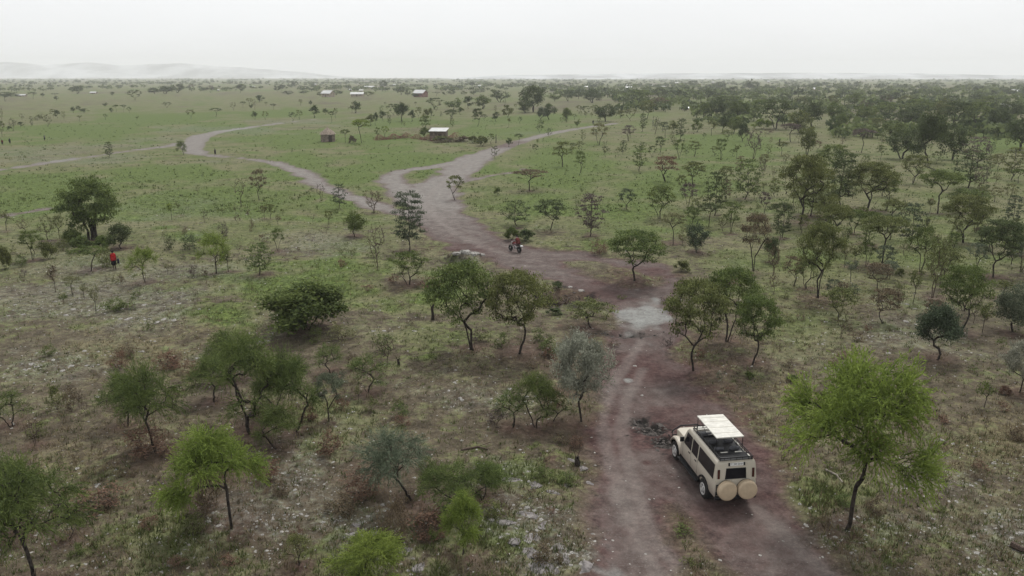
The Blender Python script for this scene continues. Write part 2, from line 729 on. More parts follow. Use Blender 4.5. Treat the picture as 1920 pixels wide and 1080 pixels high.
DRY = [(250, 660, 240, 45, 1.0), (420, 610, 180, 35, .8), (580, 560, 160, 40, .6), (300, 810, 200, 60, .5), (760, 560, 80, 40, .7), (900, 690, 140, 50, .6),
       (1560, 560, 200, 50, .5), (1850, 820, 120, 100, .8), (1640, 480, 260, 60, .5), (1580, 270, 110, 26, 1.0), (1650, 265, 60, 20, .9), (1450, 830, 60, 120, .5),
       (560, 760, 120, 40, .7), (130, 880, 140, 80, .6), (1480, 740, 80, 50, .5), (680, 700, 90, 40, .5)]
REDS = [(1210, 690, 130, 66, 1.2), (1300, 780, 140, 70, 1.2), (1140, 810, 80, 80, 1.0), (1430, 880, 90, 90, 1.1), (1330, 960, 120, 60, .7), (1190, 515, 80, 30, 1.3), (860, 466, 90, 16, 1.1), (1100, 545, 110, 26, .9), (1450, 900, 60, 90, .8),
        (1290, 640, 120, 46, .5), (1320, 690, 110, 30, .8), (980, 660, 80, 40, .6), (300, 850, 140, 50, .4), (450, 900, 90, 50, .5), (1740, 305, 60, 10, .9), (1390, 385, 50, 14, .8),
        (1600, 355, 70, 30, .5), (1530, 570, 50, 14, .7), (1640, 490, 70, 12, .6), (1750, 560, 40, 10, .7), (1760, 680, 40, 12, .6), (1110, 450, 80, 12, .7), (760, 252, 130, 10, 1.2),
        (620, 262, 60, 8, .9), (930, 268, 90, 10, .8), (1260, 360, 26, 8, .7), (1240, 960, 90, 100, .5), (1390, 1000, 120, 60, .4), (700, 880, 90, 60, .5), (1580, 240, 50, 10, .8)]
# dug (<0) and heaped (>0) places: u, v, ru, rv, metres
DIGS = [(1203, 786, 24, 10, -.30), (1225, 800, 28, 12, -.38), (1250, 822, 28, 13, -.34), (1045, 556, 46, 15, -.8), (1095, 552, 36, 9, -.6), (1030, 572, 26, 8, -.5),
        (872, 478, 44, 9, .45), (850, 486, 36, 7, -.6), (905, 484, 16, 6, -.35), (1190, 527, 50, 18, .3), (1180, 625, 60, 7, -.25), (1110, 590, 60, 14, .25), (1275, 985, 34, 18, .12)]

def height(x, y, sd=None):
    x = np.asarray(x, float); y = np.asarray(y, float)
    if sd is None: sd = road_sd(x, y)
    D = np.hypot(x, y)
    off = 1 - smooth(-1.5, 0.8, sd)
    fade = 1 - smooth(150, 420, D)
    z = (0.16 * wob(x, y, 17.0, 1) + 0.05 * wob(x, y, 4.5, 2)) * (0.35 + 0.65 * off) * fade
    z = z + 0.03 * wob(x, y, 1.3, 3) * off * (1 - smooth(40, 110, D))
    z = z + 0.014 * wob(x, y, 0.8, 4) * (1 - smooth(30, 60, D))
    z = z - 0.10 * (1 - off) * fade
    for u, v, ru, rv, a in DIGS:
        z = z + a * blob(x, y, u, v, ru, rv) * (0.85 + 0.2 * wob(x, y, 0.7, 5))
    return z

def hz(x, y): return float(height(np.array([x]), np.array([y]))[0])
def place(u, v):
    x, y = flat(u, v)
    z = hz(x, y)
    x, y = flat(u, v, z)
    return x, y, hz(x, y)

# polar sheet round the drone, fine where the camera looks, reaching the horizon
rad = [0.0, 6.0, 10.0, 14.0]
r = 17.0
while r < 7800:
    rad.append(r); r += max(0.085, r * r * 0.000115 if r < 900 else r * 0.10)
rad = np.array(rad)
th_in = np.radians(np.arange(-46, 46.01, 0.16)); th_out = np.radians(np.arange(48, 312, 4.0))
th = np.concatenate([th_in, th_out])
Tm, Rm = np.meshgrid(th, rad)
GX = Rm * np.sin(Tm); GY = Rm * np.cos(Tm)
SDm = road_sd(GX, GY)
SDw = SDm + (0.55 * wob(GX, GY, 6.0, 6) + 0.28 * wob(GX, GY, 1.9, 7)) * (0.4 + 0.6 * smooth(20, 60, Rm))
GZ = height(GX, GY, SDm)
nr, nt = GX.shape
DIST = np.hypot(GX, GY)
patch = 0.5 + 0.5 * wob(GX, GY, 9.0, 8); patch2 = 0.5 + 0.5 * wob(GX, GY, 38.0, 9); patch3 = 0.5 + 0.5 * wob(GX, GY, 160.0, 10)
g_green = np.clip(0.36 + 0.30 * smooth(45, 110, DIST)  + 0.16 * (patch - .5) + 0.24 * (patch2 - .5) * smooth(60, 200, DIST) + 0.3 * (patch3 - .5) * smooth(200, 500, DIST)
                  + 0.75 * blobs(GX, GY, GREEN), 0, 1.3)
g_stone = np.clip(0.20 + 0.22 * (patch - .5) + 0.75 * blobs(GX, GY, STONY), 0, 1.2) * (1 - 0.6 * smooth(90, 200, DIST)) + blobs(GX, GY, [(160, 300, 240, 10, .7), (60, 285, 200, 12, .6), (420, 243, 160, 9, .8), (300, 262, 120, 8, .5), (560, 229, 120, 6, .7), (200, 275, 200, 8, .55), (900, 262, 60, 6, .5), (1000, 250, 90, 6, .5)])
g_dry = np.clip(0.16 + 0.3 * (patch2 - .5) + 0.7 * blobs(GX, GY, DRY), 0, 1.2)
g_red = np.clip(0.16 * (1 - smooth(40, 90, DIST)) + 0.15 * (patch - .5) * (1 - smooth(60, 150, DIST)) + blobs(GX, GY, REDS), 0, 1.2)
# trodden red earth round the feet of the trees
_near = DIST < 130
_ring = np.zeros(int(_near.sum())); _nx, _ny = GX[_near], GY[_near]
for ln in TREES.strip().splitlines():
    q = ln.split()
    if float(q[1]) < 330: continue
    cx, cy = flat(float(q[0]), float(q[1])); wr = 0.5 + 0.25 * float(q[3]) * (cy * CP + CAM_H * SP) / F_PX
    _ring = np.maximum(_ring, np.exp(-((_nx - cx) ** 2 + (_ny - cy) ** 2) / (wr * wr)))
g_red[_near] = np.maximum(g_red[_near], 0.95 * _ring); g_green[_near] -= 0.35 * _ring
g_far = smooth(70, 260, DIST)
g_rut = 1 - smooth(0.12, 0.55, -line_sd(GX, GY, RUT_W) * (1 + 0.3 * wob(GX, GY, 2.5, 20)))
g_mud_shade = blobs(GX, GY, [(1200, 784, 22, 9, 1.3), (1222, 798, 36, 15, 1.4), (1248, 822, 30, 14, 1.4), (1046, 558, 50, 17, 1.2), (1100, 553, 36, 8, .9), (850, 486, 40, 7, .8), (1180, 627, 60, 6, .6), (1080, 575, 30, 8, .8)])  # dark wet soil in the hollows, with their shade painted into it
V = np.stack([GX, GY, GZ], -1).reshape(-1, 3)
idx = np.arange(nr * nt).reshape(nr, nt)
a = idx[:-1, :]; b = idx[1:, :]
quads = np.stack([a, b, np.roll(b, -1, 1), np.roll(a, -1, 1)], -1)[1:].reshape(-1, 4)
fan0 = np.stack([idx[0, :], idx[1, :], np.roll(idx[1, :], -1)], -1)
q_sd = SDw.ravel()[quads].mean(1)
q_d = DIST.ravel()[quads].mean(1)
is_road = (q_sd > 0) & (q_d < 460)

def g_mesh(name, sel, mat, fan=None):
    fs = quads[sel]
    used = np.unique(fs); rm = np.full(nr * nt, -1); rm[used] = np.arange(len(used))
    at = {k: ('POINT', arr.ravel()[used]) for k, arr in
          (('road', SDw), ('green', g_green), ('stone', g_stone), ('dry', g_dry), ('red', g_red), ('far', g_far), ('rut', g_rut), ('mud', g_mud_shade))}
    return mesh_np(name, V[used], rm[fs], [mat], at, True)

def ground_material():
    t = NT('ground_soil_grass')
    geo = t.new('ShaderNodeNewGeometry').outputs['Position']
    n_big = t.noise(geo, 0.16, 4.0, 0.55); n_mid = t.noise(geo, 0.8, 5.0, 0.65); n_fin = t.noise(geo, 3.6, 4.0, 0.7); n_grit = t.noise(geo, 14.0, 3.0, 0.7)
    far = t.attr('far')
    soil = t.mix(t.ramp(n_mid, 0.3, 0.72), (0.085, 0.064, 0.042), (0.180, 0.142, 0.096))
    soil = t.mix(t.ramp(n_grit, 0.48, 0.75), soil, (0.225, 0.195, 0.158))
    redc = t.mix(t.ramp(n_fin, 0.3, 0.75), (0.112, 0.062, 0.050), (0.165, 0.098, 0.080))
    soil = t.mix(t.math('MULTIPLY', t.attr('red'), t.ramp(n_mid, 0.18, 0.62), True), soil, redc)
    # dry straw
    straw = t.mix(t.ramp(n_fin, 0.3, 0.7), (0.150, 0.122, 0.068), (0.262, 0.215, 0.125))
    dmask = t.math('MULTIPLY', t.ramp(t.math('ADD', n_fin, t.math('MULTIPLY', t.math('SUBTRACT', t.attr('dry'), 0.5), 0.5)), 0.42, 0.66), 0.8)
    c = t.mix(dmask, soil, straw)
    # short green grass
    gr1 = t.mix(t.ramp(n_fin, 0.3, 0.7), (0.066, 0.086, 0.024), (0.195, 0.222, 0.072))
    gr1 = t.mix(t.ramp(n_big, 0.32, 0.62), gr1, (0.215, 0.200, 0.105))
    lush = t.mix(t.ramp(n_fin, 0.3, 0.7), (0.062, 0.098, 0.022), (0.190, 0.240, 0.060))
    gcol = t.mix(t.ramp(t.attr('green'), 0.62, 1.05), gr1, lush)
    gm = t.math('ADD', t.math('MULTIPLY', t.math('SUBTRACT', n_mid, 0.5), t.math('SUBTRACT', 1.15, t.math('MULTIPLY', far, 0.55))), t.math('MULTIPLY', t.math('SUBTRACT', n_fin, 0.5), 0.9))
    gm = t.ramp(t.math('ADD', gm, t.attr('green')), 0.30, 0.66)
    c = t.mix(t.math('MULTIPLY', gm, 0.92), c, gcol)
    # pale gravel lying on the soil
    vor = t.new('ShaderNodeTexVoronoi', Scale=5.5, Randomness=1.0); t.put(vor.inputs['Vector'], geo)
    pebble = t.math('MULTIPLY', t.ramp(vor.outputs['Distance'], 0.42, 0.24), t.ramp(t.noise(geo, 1.7, 3.0), 0.44, 0.58))
    gravel = t.mix(t.ramp(n_fin, 0.3, 0.7), (0.175, 0.160, 0.138), (0.30, 0.285, 0.258))
    sm = t.math('ADD', t.math('MULTIPLY', pebble, 0.55), t.math('MULTIPLY', t.ramp(n_fin, 0.36, 0.68), 0.55))
    sm = t.math('MULTIPLY', sm, t.ramp(t.math('ADD', t.attr('stone'), t.math('SUBTRACT', n_mid, 0.5)), 0.12, 0.85), True)
    c = t.mix(sm, c, gravel)
    # packed road
    rd = t.attr('road')
    rdn = t.math('ADD', rd, t.math('MULTIPLY', t.math('SUBTRACT', n_mid, 0.5), 1.5))
    rdn = t.math('ADD', rdn, t.math('MULTIPLY', t.math('SUBTRACT', n_fin, 0.5), 0.8))
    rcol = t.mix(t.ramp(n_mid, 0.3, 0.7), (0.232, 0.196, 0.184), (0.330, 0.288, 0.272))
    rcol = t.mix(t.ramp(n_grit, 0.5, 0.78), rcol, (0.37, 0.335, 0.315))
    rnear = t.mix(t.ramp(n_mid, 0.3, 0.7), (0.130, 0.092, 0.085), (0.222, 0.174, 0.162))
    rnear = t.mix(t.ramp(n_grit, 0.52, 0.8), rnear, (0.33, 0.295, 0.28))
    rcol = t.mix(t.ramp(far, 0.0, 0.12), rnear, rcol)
    rred = t.mix(t.ramp(n_fin, 0.3, 0.72), (0.085, 0.043, 0.041), (0.160, 0.094, 0.088))
    redm = t.math('MULTIPLY', t.attr('red'), t.ramp(n_big, 0.15, 0.6), True)
    edge = t.math('MULTIPLY', t.ramp(rd, 1.5, 0.1), t.math('SUBTRACT', 1.0, t.math('MULTIPLY', far, 0.8)))
    redm = t.math('MAXIMUM', redm, t.math('MULTIPLY', edge, t.ramp(n_mid, 0.3, 0.65)))
    rcol = t.mix(redm, rcol, rred)
    rcol = t.mix(t.math('MULTIPLY', t.ramp(t.attr('stone'), 0.4, 1.25), t.ramp(n_fin, 0.12, 0.55), True), rcol, (0.335, 0.32, 0.31))
    rcol = t.mix(t.math('MULTIPLY', t.attr('rut'), 0.38), rcol, (0.315, 0.262, 0.245))
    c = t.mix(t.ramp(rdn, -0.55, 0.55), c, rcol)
    c = t.mix(t.math('MULTIPLY', t.attr('mud'), t.ramp(n_fin, 0.05, 0.45), True), c, (0.030, 0.026, 0.024))  # near-black tint: wet soil and painted hollow shade together
    mott = t.math('ADD', t.math('MULTIPLY', t.noise(geo, 1.3, 8.0, 0.78), 1.1), t.math('MULTIPLY', t.noise(geo, 6.0, 4.0, 0.8), 0.7))
    mott = t.math('ADD', t.math('MULTIPLY', t.math('SUBTRACT', mott, 0.9), t.math('SUBTRACT', 2.6, t.math('MULTIPLY', far, 1.3))), 1.0)
    mott = t.math('MAXIMUM', t.math('MINIMUM', mott, 1.75), 0.35)
    mc = t.new('ShaderNodeCombineColor'); [t.put(mc.inputs[q], mott) for q in range(3)]
    c = t.mix(t.math('SUBTRACT', 1.0, t.math('MULTIPLY', t.ramp(rd, 0.0, 1.2), 0.45)), c, t.mix(1.0, c, mc.outputs[0], 'MULTIPLY'))
    c = t.mix(1.0, c, (0.605, 0.635, 0.61), 'MULTIPLY')
    bmp = t.new('ShaderNodeBump', Strength=0.55, Distance=0.07)
    t.put(bmp.inputs['Height'], t.math('ADD', n_fin, t.math('MULTIPLY', n_grit, 0.5)))
    t.bsdf(c, 0.95, 0.0, 0.12, bmp.outputs[0])
    return t.m
M_GROUND = ground_material()
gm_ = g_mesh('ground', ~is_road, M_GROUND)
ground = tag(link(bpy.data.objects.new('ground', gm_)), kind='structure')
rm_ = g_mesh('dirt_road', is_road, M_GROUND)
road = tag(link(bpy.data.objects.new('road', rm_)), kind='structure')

def far_ridge(name, pts, D, depth, mat, rough, seed):
    """a range of hills at distance D: crest heights from photo rows, real depth front and back"""
    us = np.array([p[0] for p in pts]); vs = np.array([p[1] for p in pts])
    u = np.linspace(us[0], us[-1], 220)
    v = np.interp(u, us, vs)
    rows = []
    prof = [(-1, 0), (-.6, .3), (-.3, .68), (0, 1), (.35, .6), (.7, .25), (1, 0)]
    ang = (u - 960) / F_PX
    el = (143 - v) / F_PX
    hc = CAM_H + D * el
    rs = np.random.default_rng(seed)
    bump = np.convolve(rs.normal(0, 1, len(u) + 8), np.ones(5) / 5, 'valid')[:len(u)]
    tapr = np.minimum(1, np.minimum(np.arange(len(u)), np.arange(len(u))[::-1]) / 18)
    vt = []
    for k, (q, hh) in enumerate(prof):
        dd = D + q * depth + 0.10 * depth * np.sin(u * .021 + k * 1.7)
        z = (hc * hh + rough * bump * hh * (hh == 1)) * tapr - (3 if abs(q) == 1 else 0)
        vt.append(np.stack([ang * dd, dd, z], -1))
    vt = np.array(vt); k, n, _ = vt.shape
    ii = np.arange(k * n).reshape(k, n)
    q = np.stack([ii[:-1, :-1], ii[:-1, 1:], ii[1:, 1:], ii[1:, :-1]], -1).reshape(-1, 4)
    o = bpy.data.objects.new(name, mesh_np(name, vt.reshape(-1, 3), q, [mat], None, True))
    return tag(link(o), kind='structure')
M_HILL = paint('hill_haze_grey', (0.42, 0.43, 0.44), 0.95, 0, 0.35, 0.004, 0.1)  # pale grey puts the haze of distance into the hill colour
far_ridge('hills', [(-500, 126), (-200, 122), (0, 121), (50, 118), (110, 123), (200, 119), (250, 124), (360, 120), (440, 126), (520, 131), (580, 136), (640, 140), (700, 142)], 7200, 420, M_HILL, 3, 3)
far_ridge('hills', [(820, 142), (1000, 140.5), (1150, 138.5), (1300, 137.5), (1500, 136.8), (1700, 138), (1850, 141), (2000, 142.5), (2300, 142)], 5200, 300, M_HILL, 1.0, 4)
# the hazy air over the plain
def make_haze():
    me = bpy.data.meshes.new('haze'); bm = bmesh.new()
    bmesh.ops.create_cube(bm, size=1.0)
    for q in bm.verts: q.co = Vector((q.co.x * 16400, q.co.y * 16400, -3.0 if q.co.z < 0 else 158.0))
    bm.to_mesh(me); bm.free()
    t = NT('haze_air')
    pv = t.new('ShaderNodeVolumePrincipled', Density=HAZE, Anisotropy=0.0)
    t.put(pv.inputs['Color'], (0.985, 0.99, 1.0))
    t.t.links.new(pv.outputs[0], t.out.inputs['Volume'])
    me.materials.append(t.m)
    return tag(link(bpy.data.objects.new('haze', me)), kind='stuff')
HAZE = 0.00018
make_haze()
# ------------------------------------------------------------------ trees: grown from a branching skeleton, leaves in clumps at the twig ends
def leaf_mat(name, lo, hi, trans=0.28, rough=0.75):
    t = NT(name)
    oi = t.new('ShaderNodeObjectInfo').outputs['Random']
    tint = t.attr('tint')
    c = t.mix(tint, lo, hi)
    c = t.mix(t.math('MULTIPLY', oi, 0.35), c, t.mix(tint, tuple(0.8 * a for a in (lo[0] * 1.25, lo[1], lo[2])), tuple(a * b for a, b in zip(hi, (1.12, 0.98, 0.9)))))
    d = t.new('ShaderNodeBsdfPrincipled'); t.put(d.inputs['Base Color'], c); t.put(d.inputs['Roughness'], rough); t.put(d.inputs['Specular IOR Level'], 0.15)
    tr = t.new('ShaderNodeBsdfTranslucent'); t.put(tr.inputs['Color'], c)
    mx = t.new('ShaderNodeMixShader'); t.put(mx.inputs[0], trans)
    t.t.links.new(d.outputs[0], mx.inputs[1]); t.t.links.new(tr.outputs[0], mx.inputs[2]); t.t.links.new(mx.outputs[0], t.out.inputs['Surface'])
    return t.m
LEAF = {
    'olive': leaf_mat('leaf_olive', (0.054, 0.066, 0.022), (0.185, 0.210, 0.072)),
    'green': leaf_mat('leaf_green', (0.046, 0.072, 0.022), (0.160, 0.205, 0.060)),
    'dark': leaf_mat('leaf_dark', (0.034, 0.050, 0.022), (0.110, 0.142, 0.056)),
    'bright': leaf_mat('leaf_bright', (0.066, 0.104, 0.020), (0.255, 0.330, 0.070), 0.4),
    'deep': leaf_mat('leaf_deep', (0.038, 0.062, 0.020), (0.150, 0.195, 0.056), 0.35),
    'silver': leaf_mat('leaf_silver', (0.135, 0.145, 0.108), (0.370, 0.385, 0.305)),
    'teal': leaf_mat('leaf_teal', (0.060, 0.078, 0.050), (0.180, 0.215, 0.140)),
    'blue': leaf_mat('leaf_blue_green', (0.032, 0.046, 0.028), (0.095, 0.125, 0.070)),
    'brown': leaf_mat('leaf_brown', (0.081, 0.063, 0.041), (0.192, 0.154, 0.097)),
    'mauve': leaf_mat('leaf_mauve', (0.071, 0.056, 0.051), (0.160, 0.133, 0.118)),
    'pale': leaf_mat('leaf_pale', (0.112, 0.120, 0.056), (0.256, 0.256, 0.128)),
    'rust': leaf_mat('leaf_rust', (0.104, 0.063, 0.044), (0.218, 0.138, 0.095)),
}
M_BARK = paint('bark_dark', (0.040, 0.033, 0.028), 0.9, 0, 0.4, 30.0, 0.1)
M_BARK2 = paint('bark_brown', (0.085, 0.062, 0.050), 0.9, 0, 0.4, 30.0, 0.1)

class Skel:
    def __init__(s, rs):
        s.rs = rs; s.pos = []; s.par = []; s.chains = []
    def chain(s, pts, parent):
        ids = [parent] if parent is not None else []
        for p in pts:
            s.pos.append(np.asarray(p, float)); s.par.append(ids[-1] if ids else None); ids.append(len(s.pos) - 1)
        s.chains.append(ids); return ids
    def reach(s, tip, lift, jit, steps=3, up_pen=2.0, minz=0.0):
        tip = np.asarray(tip, float); P_ = np.array(s.pos)
        d = tip - P_; L = np.linalg.norm(d, axis=1)
        cost = L * (1 + up_pen * np.clip(-d[:, 2] / (L + 1e-6) + 0.05, 0, 1)) + (P_[:, 2] < minz) * 9
        k = int(np.argmin(cost)); a = P_[k]
        ctrl = a + (tip - a) * 0.45 + np.array([0, 0, lift * np.linalg.norm(tip - a)])
        pts = []
        for i in range(1, steps + 1):
            q = i / steps
            p = (1 - q) ** 2 * a + 2 * q * (1 - q) * ctrl + q * q * tip
            if i < steps: p = p + s.rs.normal(0, jit, 3) * np.linalg.norm(tip - a)
            pts.append(p)
        return s.chain(pts, k)
    def mesh(s, name, base_r, tip_r, mat, flare=1.25):
        n = len(s.pos); cnt = np.zeros(n)
        haskid = np.zeros(n, bool)
        for i in range(n):
            if s.par[i] is not None: haskid[s.par[i]] = True
        for i in range(n - 1, -1, -1):
            if not haskid[i]: cnt[i] = max(cnt[i], 1)
            if s.par[i] is not None: cnt[s.par[i]] += cnt[i]
        rr = cnt ** 0.5; m = rr.max()
        R = tip_r + (base_r - tip_r) * (np.clip(rr - 1, 0, None) / max(m - 1, 1e-6)) ** 1.0
        V, Fc = [], []; off = 0
        for ids in s.chains:
            pts = np.array([s.pos[i] for i in ids]); rad = np.array([R[i] for i in ids])
            if s.par[ids[0]] is not None or len(ids) > 1: rad[0] = min(rad[0], rad[1] * 1.3)
            if s.par[ids[0]] is None: rad[0] *= flare
            k = 6 if rad.max() > base_r * 0.5 else (4 if rad.max() > base_r * 0.2 else 3)
            tg = np.gradient(pts, axis=0); tg /= np.linalg.norm(tg, axis=1, keepdims=True) + 1e-9
            ref = np.where(np.abs(tg[:, 2:3]) > 0.9, np.array([[1., 0, 0]]), np.array([[0, 0, 1.]]))
            a = np.cross(tg, ref); a /= np.linalg.norm(a, axis=1, keepdims=True) + 1e-9; b = np.cross(tg, a)
            an = np.linspace(0, 2 * math.pi, k, endpoint=False)
            ring = pts[:, None] + rad[:, None, None] * (np.cos(an)[None, :, None] * a[:, None] + np.sin(an)[None, :, None] * b[:, None])
            V.append(ring.reshape(-1, 3))
            ii = off + np.arange(len(ids) * k).reshape(len(ids), k)
            q = np.stack([ii[:-1], np.roll(ii[:-1], -1, 1), np.roll(ii[1:], -1, 1), ii[1:]], -1).reshape(-1, 4)
            Fc.append(q); off += len(ids) * k
        return mesh_np(name, np.concatenate(V), np.concatenate(Fc), [mat], None, True)

def unit(v): return v / (np.linalg.norm(v, axis=-1, keepdims=True) + 1e-9)
def leaves(name, pos, axis, L, W, tint, mat, rs, up=0.0):
    """rhombic leaf blades: pos (n,3), axis (n,3)"""
    n = len(pos)
    side = unit(np.cross(axis, rs.normal(0, 1, (n, 3)) + np.array([0, 0, up])))
    a = unit(axis) * (L * rs.uniform(0.7, 1.3, (n, 1))) / 2; b = side * (W * rs.uniform(0.7, 1.3, (n, 1))) / 2
    nrm = unit(np.cross(a, b)) * (L * 0.12)
    v = np.stack([pos - a, pos + b + nrm, pos + a, pos - b + nrm], 1).reshape(-1, 3)
    f = np.arange(4 * n).reshape(n, 4)
    return mesh_np(name, v, f, [mat], {'tint': ('FACE', np.clip(tint, 0, 1))})

def tips_flat(rs, n, tiers, rx=0.5):
    """umbrella crown: (z, r0, r1, share, dome)"""
    out = []
    for z, r0, r1, sh, dome in tiers:
        m = max(2, int(n * sh)); off = rs.uniform(0, 6.28)
        for i in range(m):
            an = off + i * 2.399963 + rs.normal(0, 0.35)
            q = math.sqrt((i + 0.5) / m); r = (r0 + (r1 - r0) * q) * rx / 0.5
            out.append((r * math.cos(an), r * math.sin(an), z - dome * (r / 0.5) ** 2 + rs.normal(0, 0.022)))
    return out
def tips_ell(rs, n, c, rx, rz, lo=-0.7, hollow=0.55):
    out = []
    while len(out) < n:
        p = rs.normal(0, 1, 3); p /= np.linalg.norm(p); p *= rs.uniform(hollow, 1) ** 0.6
        if p[2] < lo: continue
        k = 1 + 0.22 * math.sin(3 * math.atan2(p[1], p[0]) + c * 9) + rs.normal(0, 0.07)
        out.append((p[0] * rx * k, p[1] * rx * k, c + p[2] * rz * k))
    return out

def tips_clumps(rs, n, z0, z1, spread_, rad_, k=7):
    """several loose clumps at different heights"""
    cs = []; a0 = rs.uniform(0, 6.28)
    for i in range(k):
        a = a0 + i * 2.4 + rs.normal(0, .3); r = spread_ * math.sqrt((i + .3) / k) * rs.uniform(.7, 1.15); q = 1 - (i / k) * rs.uniform(.5, 1.0)
        cs.append((r * math.cos(a), r * math.sin(a), z0 + (z1 - z0) * q, rad_ * rs.uniform(.65, 1.25)))
    out = []
    for i in range(n):
        cx, cy, cz, cr = cs[i % k]; p = rs.normal(0, 1, 3); p /= np.linalg.norm(p); p *= rs.uniform(.2, 1) ** .5 * cr
        out.append((cx + p[0], cy + p[1], cz + p[2] * .8))
    return out

def make_tree(shape, seed, lod, col):
    """one normalised tree (height 1, crown width about 1) -> trunk mesh, crown mesh"""
    rs = np.random.default_rng(seed)
    q = (1.0, 0.5, 0.22)[lod]               # twig and leaf budget
    sk = Skel(rs); bark = M_BARK; sp = (0.06, 0.02); L, W = 0.040, 0.022; per = 80; base_r, tip_r = 0.022, 0.0028; lean = rs.uniform(-.07, .07, 2)
    strands = 0; axis_up = 0.2; lift = 0.12; fork = 0.38; upv = 1.0
    if shape == 'flat':
        fork = rs.uniform(.18, .29)
        tips = tips_flat(rs, int(74 * q) + 6, [(0.955, 0.0, 0.34, .36, .10), (0.85, 0.12, 0.50, .32, .10), (0.72, 0.12, 0.50, .20, .03), (0.58, .10, .46, .13, 0), (0.44, .08, .34, .07, 0)])
        sp = (0.056, 0.020); L, W = 0.034, 0.018; per = 92; upv = 2.0
    elif shape == 'umbrella':                # one clean flat plate on a forked stem
        fork = rs.uniform(.34, .44); tips = tips_flat(rs, int(64 * q) + 6, [(0.95, 0.0, 0.50, .8, .14), (0.74, 0.2, 0.44, .2, .02)])
        sp = (0.058, 0.014); L, W = 0.034, 0.018; per = 80; upv = 2.0; lift = 0.2
    elif shape == 'tier':                    # tall, separate shelves right down the stem
        fork = .16; tiers = []
        for z in np.linspace(0.96, 0.26, 8):
            w = 0.50 * (0.42 + 0.58 * math.sin(math.pi * min(1, (1.06 - z) * 1.05)) ** 0.8) * rs.uniform(.7, 1.1)
            tiers.append((z, 0.04, w, .125, 0.03))
        tips = tips_flat(rs, int(80 * q) + 10, tiers); sp = (0.056, 0.013); L, W = 0.034, 0.018; per = 62; upv = 2.0; lift = 0.03
    elif shape == 'round':
        fork = .22; tips = tips_ell(rs, int(75 * q) + 8, 0.60, 0.46, 0.40, -0.75); sp = (0.075, 0.055); L, W = 0.044, 0.028; per = 95; base_r = 0.034
    elif shape == 'oval':                    # dense and dark, foliage reaching low
        fork = .12; tips = tips_clumps(rs, int(88 * q) + 8, .26, .84, .36, .20, 10); sp = (0.07, 0.05); L, W = 0.040, 0.024; per = 95; base_r = 0.03
    elif shape == 'wispy':                   # feathery, drooping green whips
        fork = .28; tips = tips_clumps(rs, int(88 * q) + 8, .32, .87, .42, .135, 11); strands = int(24 * (0.5 + 0.5 * q)); L, W = 0.034, 0.0080; per = 9; base_r = 0.020; lift = .22
    elif shape == 'feather':                 # feathery and bushy, foliage well down the stems
        fork = .16; tips = tips_clumps(rs, int(84 * q) + 8, .26, .87, .38, .16, 9); strands = int(14 * (0.55 + 0.45 * q)); L, W = 0.034, 0.0080; per = 9; base_r = 0.020; lift = .25; tip_r = .0034
    elif shape == 'silver':
        fork = .24; tips = tips_ell(rs, int(100 * q) + 8, 0.66, 0.46, 0.32, -0.85, 0.45); sp = (0.05, 0.04); L, W = 0.046, 0.013; per = 95; axis_up = 0.9; lift = 0.2
    elif shape == 'bush':
        fork = .03; tips = tips_clumps(rs, int(96 * q) + 8, .18, .78, .40, .19, 11); sp = (0.055, 0.07); L, W = 0.060, 0.026; per = 95; axis_up = 0.5; base_r = 0.016
    elif shape == 'shrub':                   # loose low shrub
        fork = .03; tips = tips_ell(rs, int(44 * q) + 6, 0.42, 0.44, 0.52, -0.6, 0.4); sp = (0.075, 0.07); L, W = 0.065, 0.022; per = 40; axis_up = 0.5; base_r = 0.018; bark = M_BARK2; tip_r = 0.004
    elif shape == 'twig':                    # brush of upright twigs, few leaves
        fork = .20; tips = tips_ell(rs, int(120 * q) + 14, 0.62, 0.44, 0.38, -0.8, 0.5); sp = (0.03, 0.025); L, W = 0.028, 0.010; per = 24; lift = .30; axis_up = 0.8; tip_r = 0.0036; bark = M_BARK2
    elif shape == 'bare':
        fork = .26; tips = tips_ell(rs, int(60 * q) + 16, 0.66, 0.44, 0.34, -0.7, 0.45); sp = (0.02, 0.02); L, W = 0.02, 0.008; per = 3; lift = .25; tip_r = 0.005; bark = M_BARK2
    elif shape == 'sapling':
        fork = .42; tips = tips_ell(rs, int(30 * q) + 6, 0.74, 0.44, 0.26, -0.8, 0.3); sp = (0.085, 0.05); L, W = 0.062, 0.022; per = 38; base_r = 0.026; tip_r = 0.006
    elif shape == 'stool':                   # many bare shafts bunched into one thick foot, pads high up
        fork = .30; tips = tips_ell(rs, int(100 * q) + 8, 0.62, 0.52, 0.38, -0.85, 0.45); sp = (0.062, 0.030); L, W = 0.040, 0.024; per = 105; base_r = 0.055; upv = 1.5
    elif shape == 'pads':                    # a few separate ragged pads on open limbs
        fork = .26; tips = tips_flat(rs, int(36 * q) + 8, [(0.93, .02, .34, .4, .06), (0.74, .2, .5, .4, .02), (0.55, .2, .46, .2, 0)]); sp = (0.058, 0.028); L, W = 0.040, 0.022; per = 70; lift = .22
    if lod == 1: L *= 1.35; W *= 1.45; per = int(per * 0.62)
    if lod == 2: L *= 2.0; W *= 2.1; per = int(per * 0.36)
    tips.sort(key=lambda p: p[0] ** 2 + p[1] ** 2 + (p[2] - fork) ** 2)
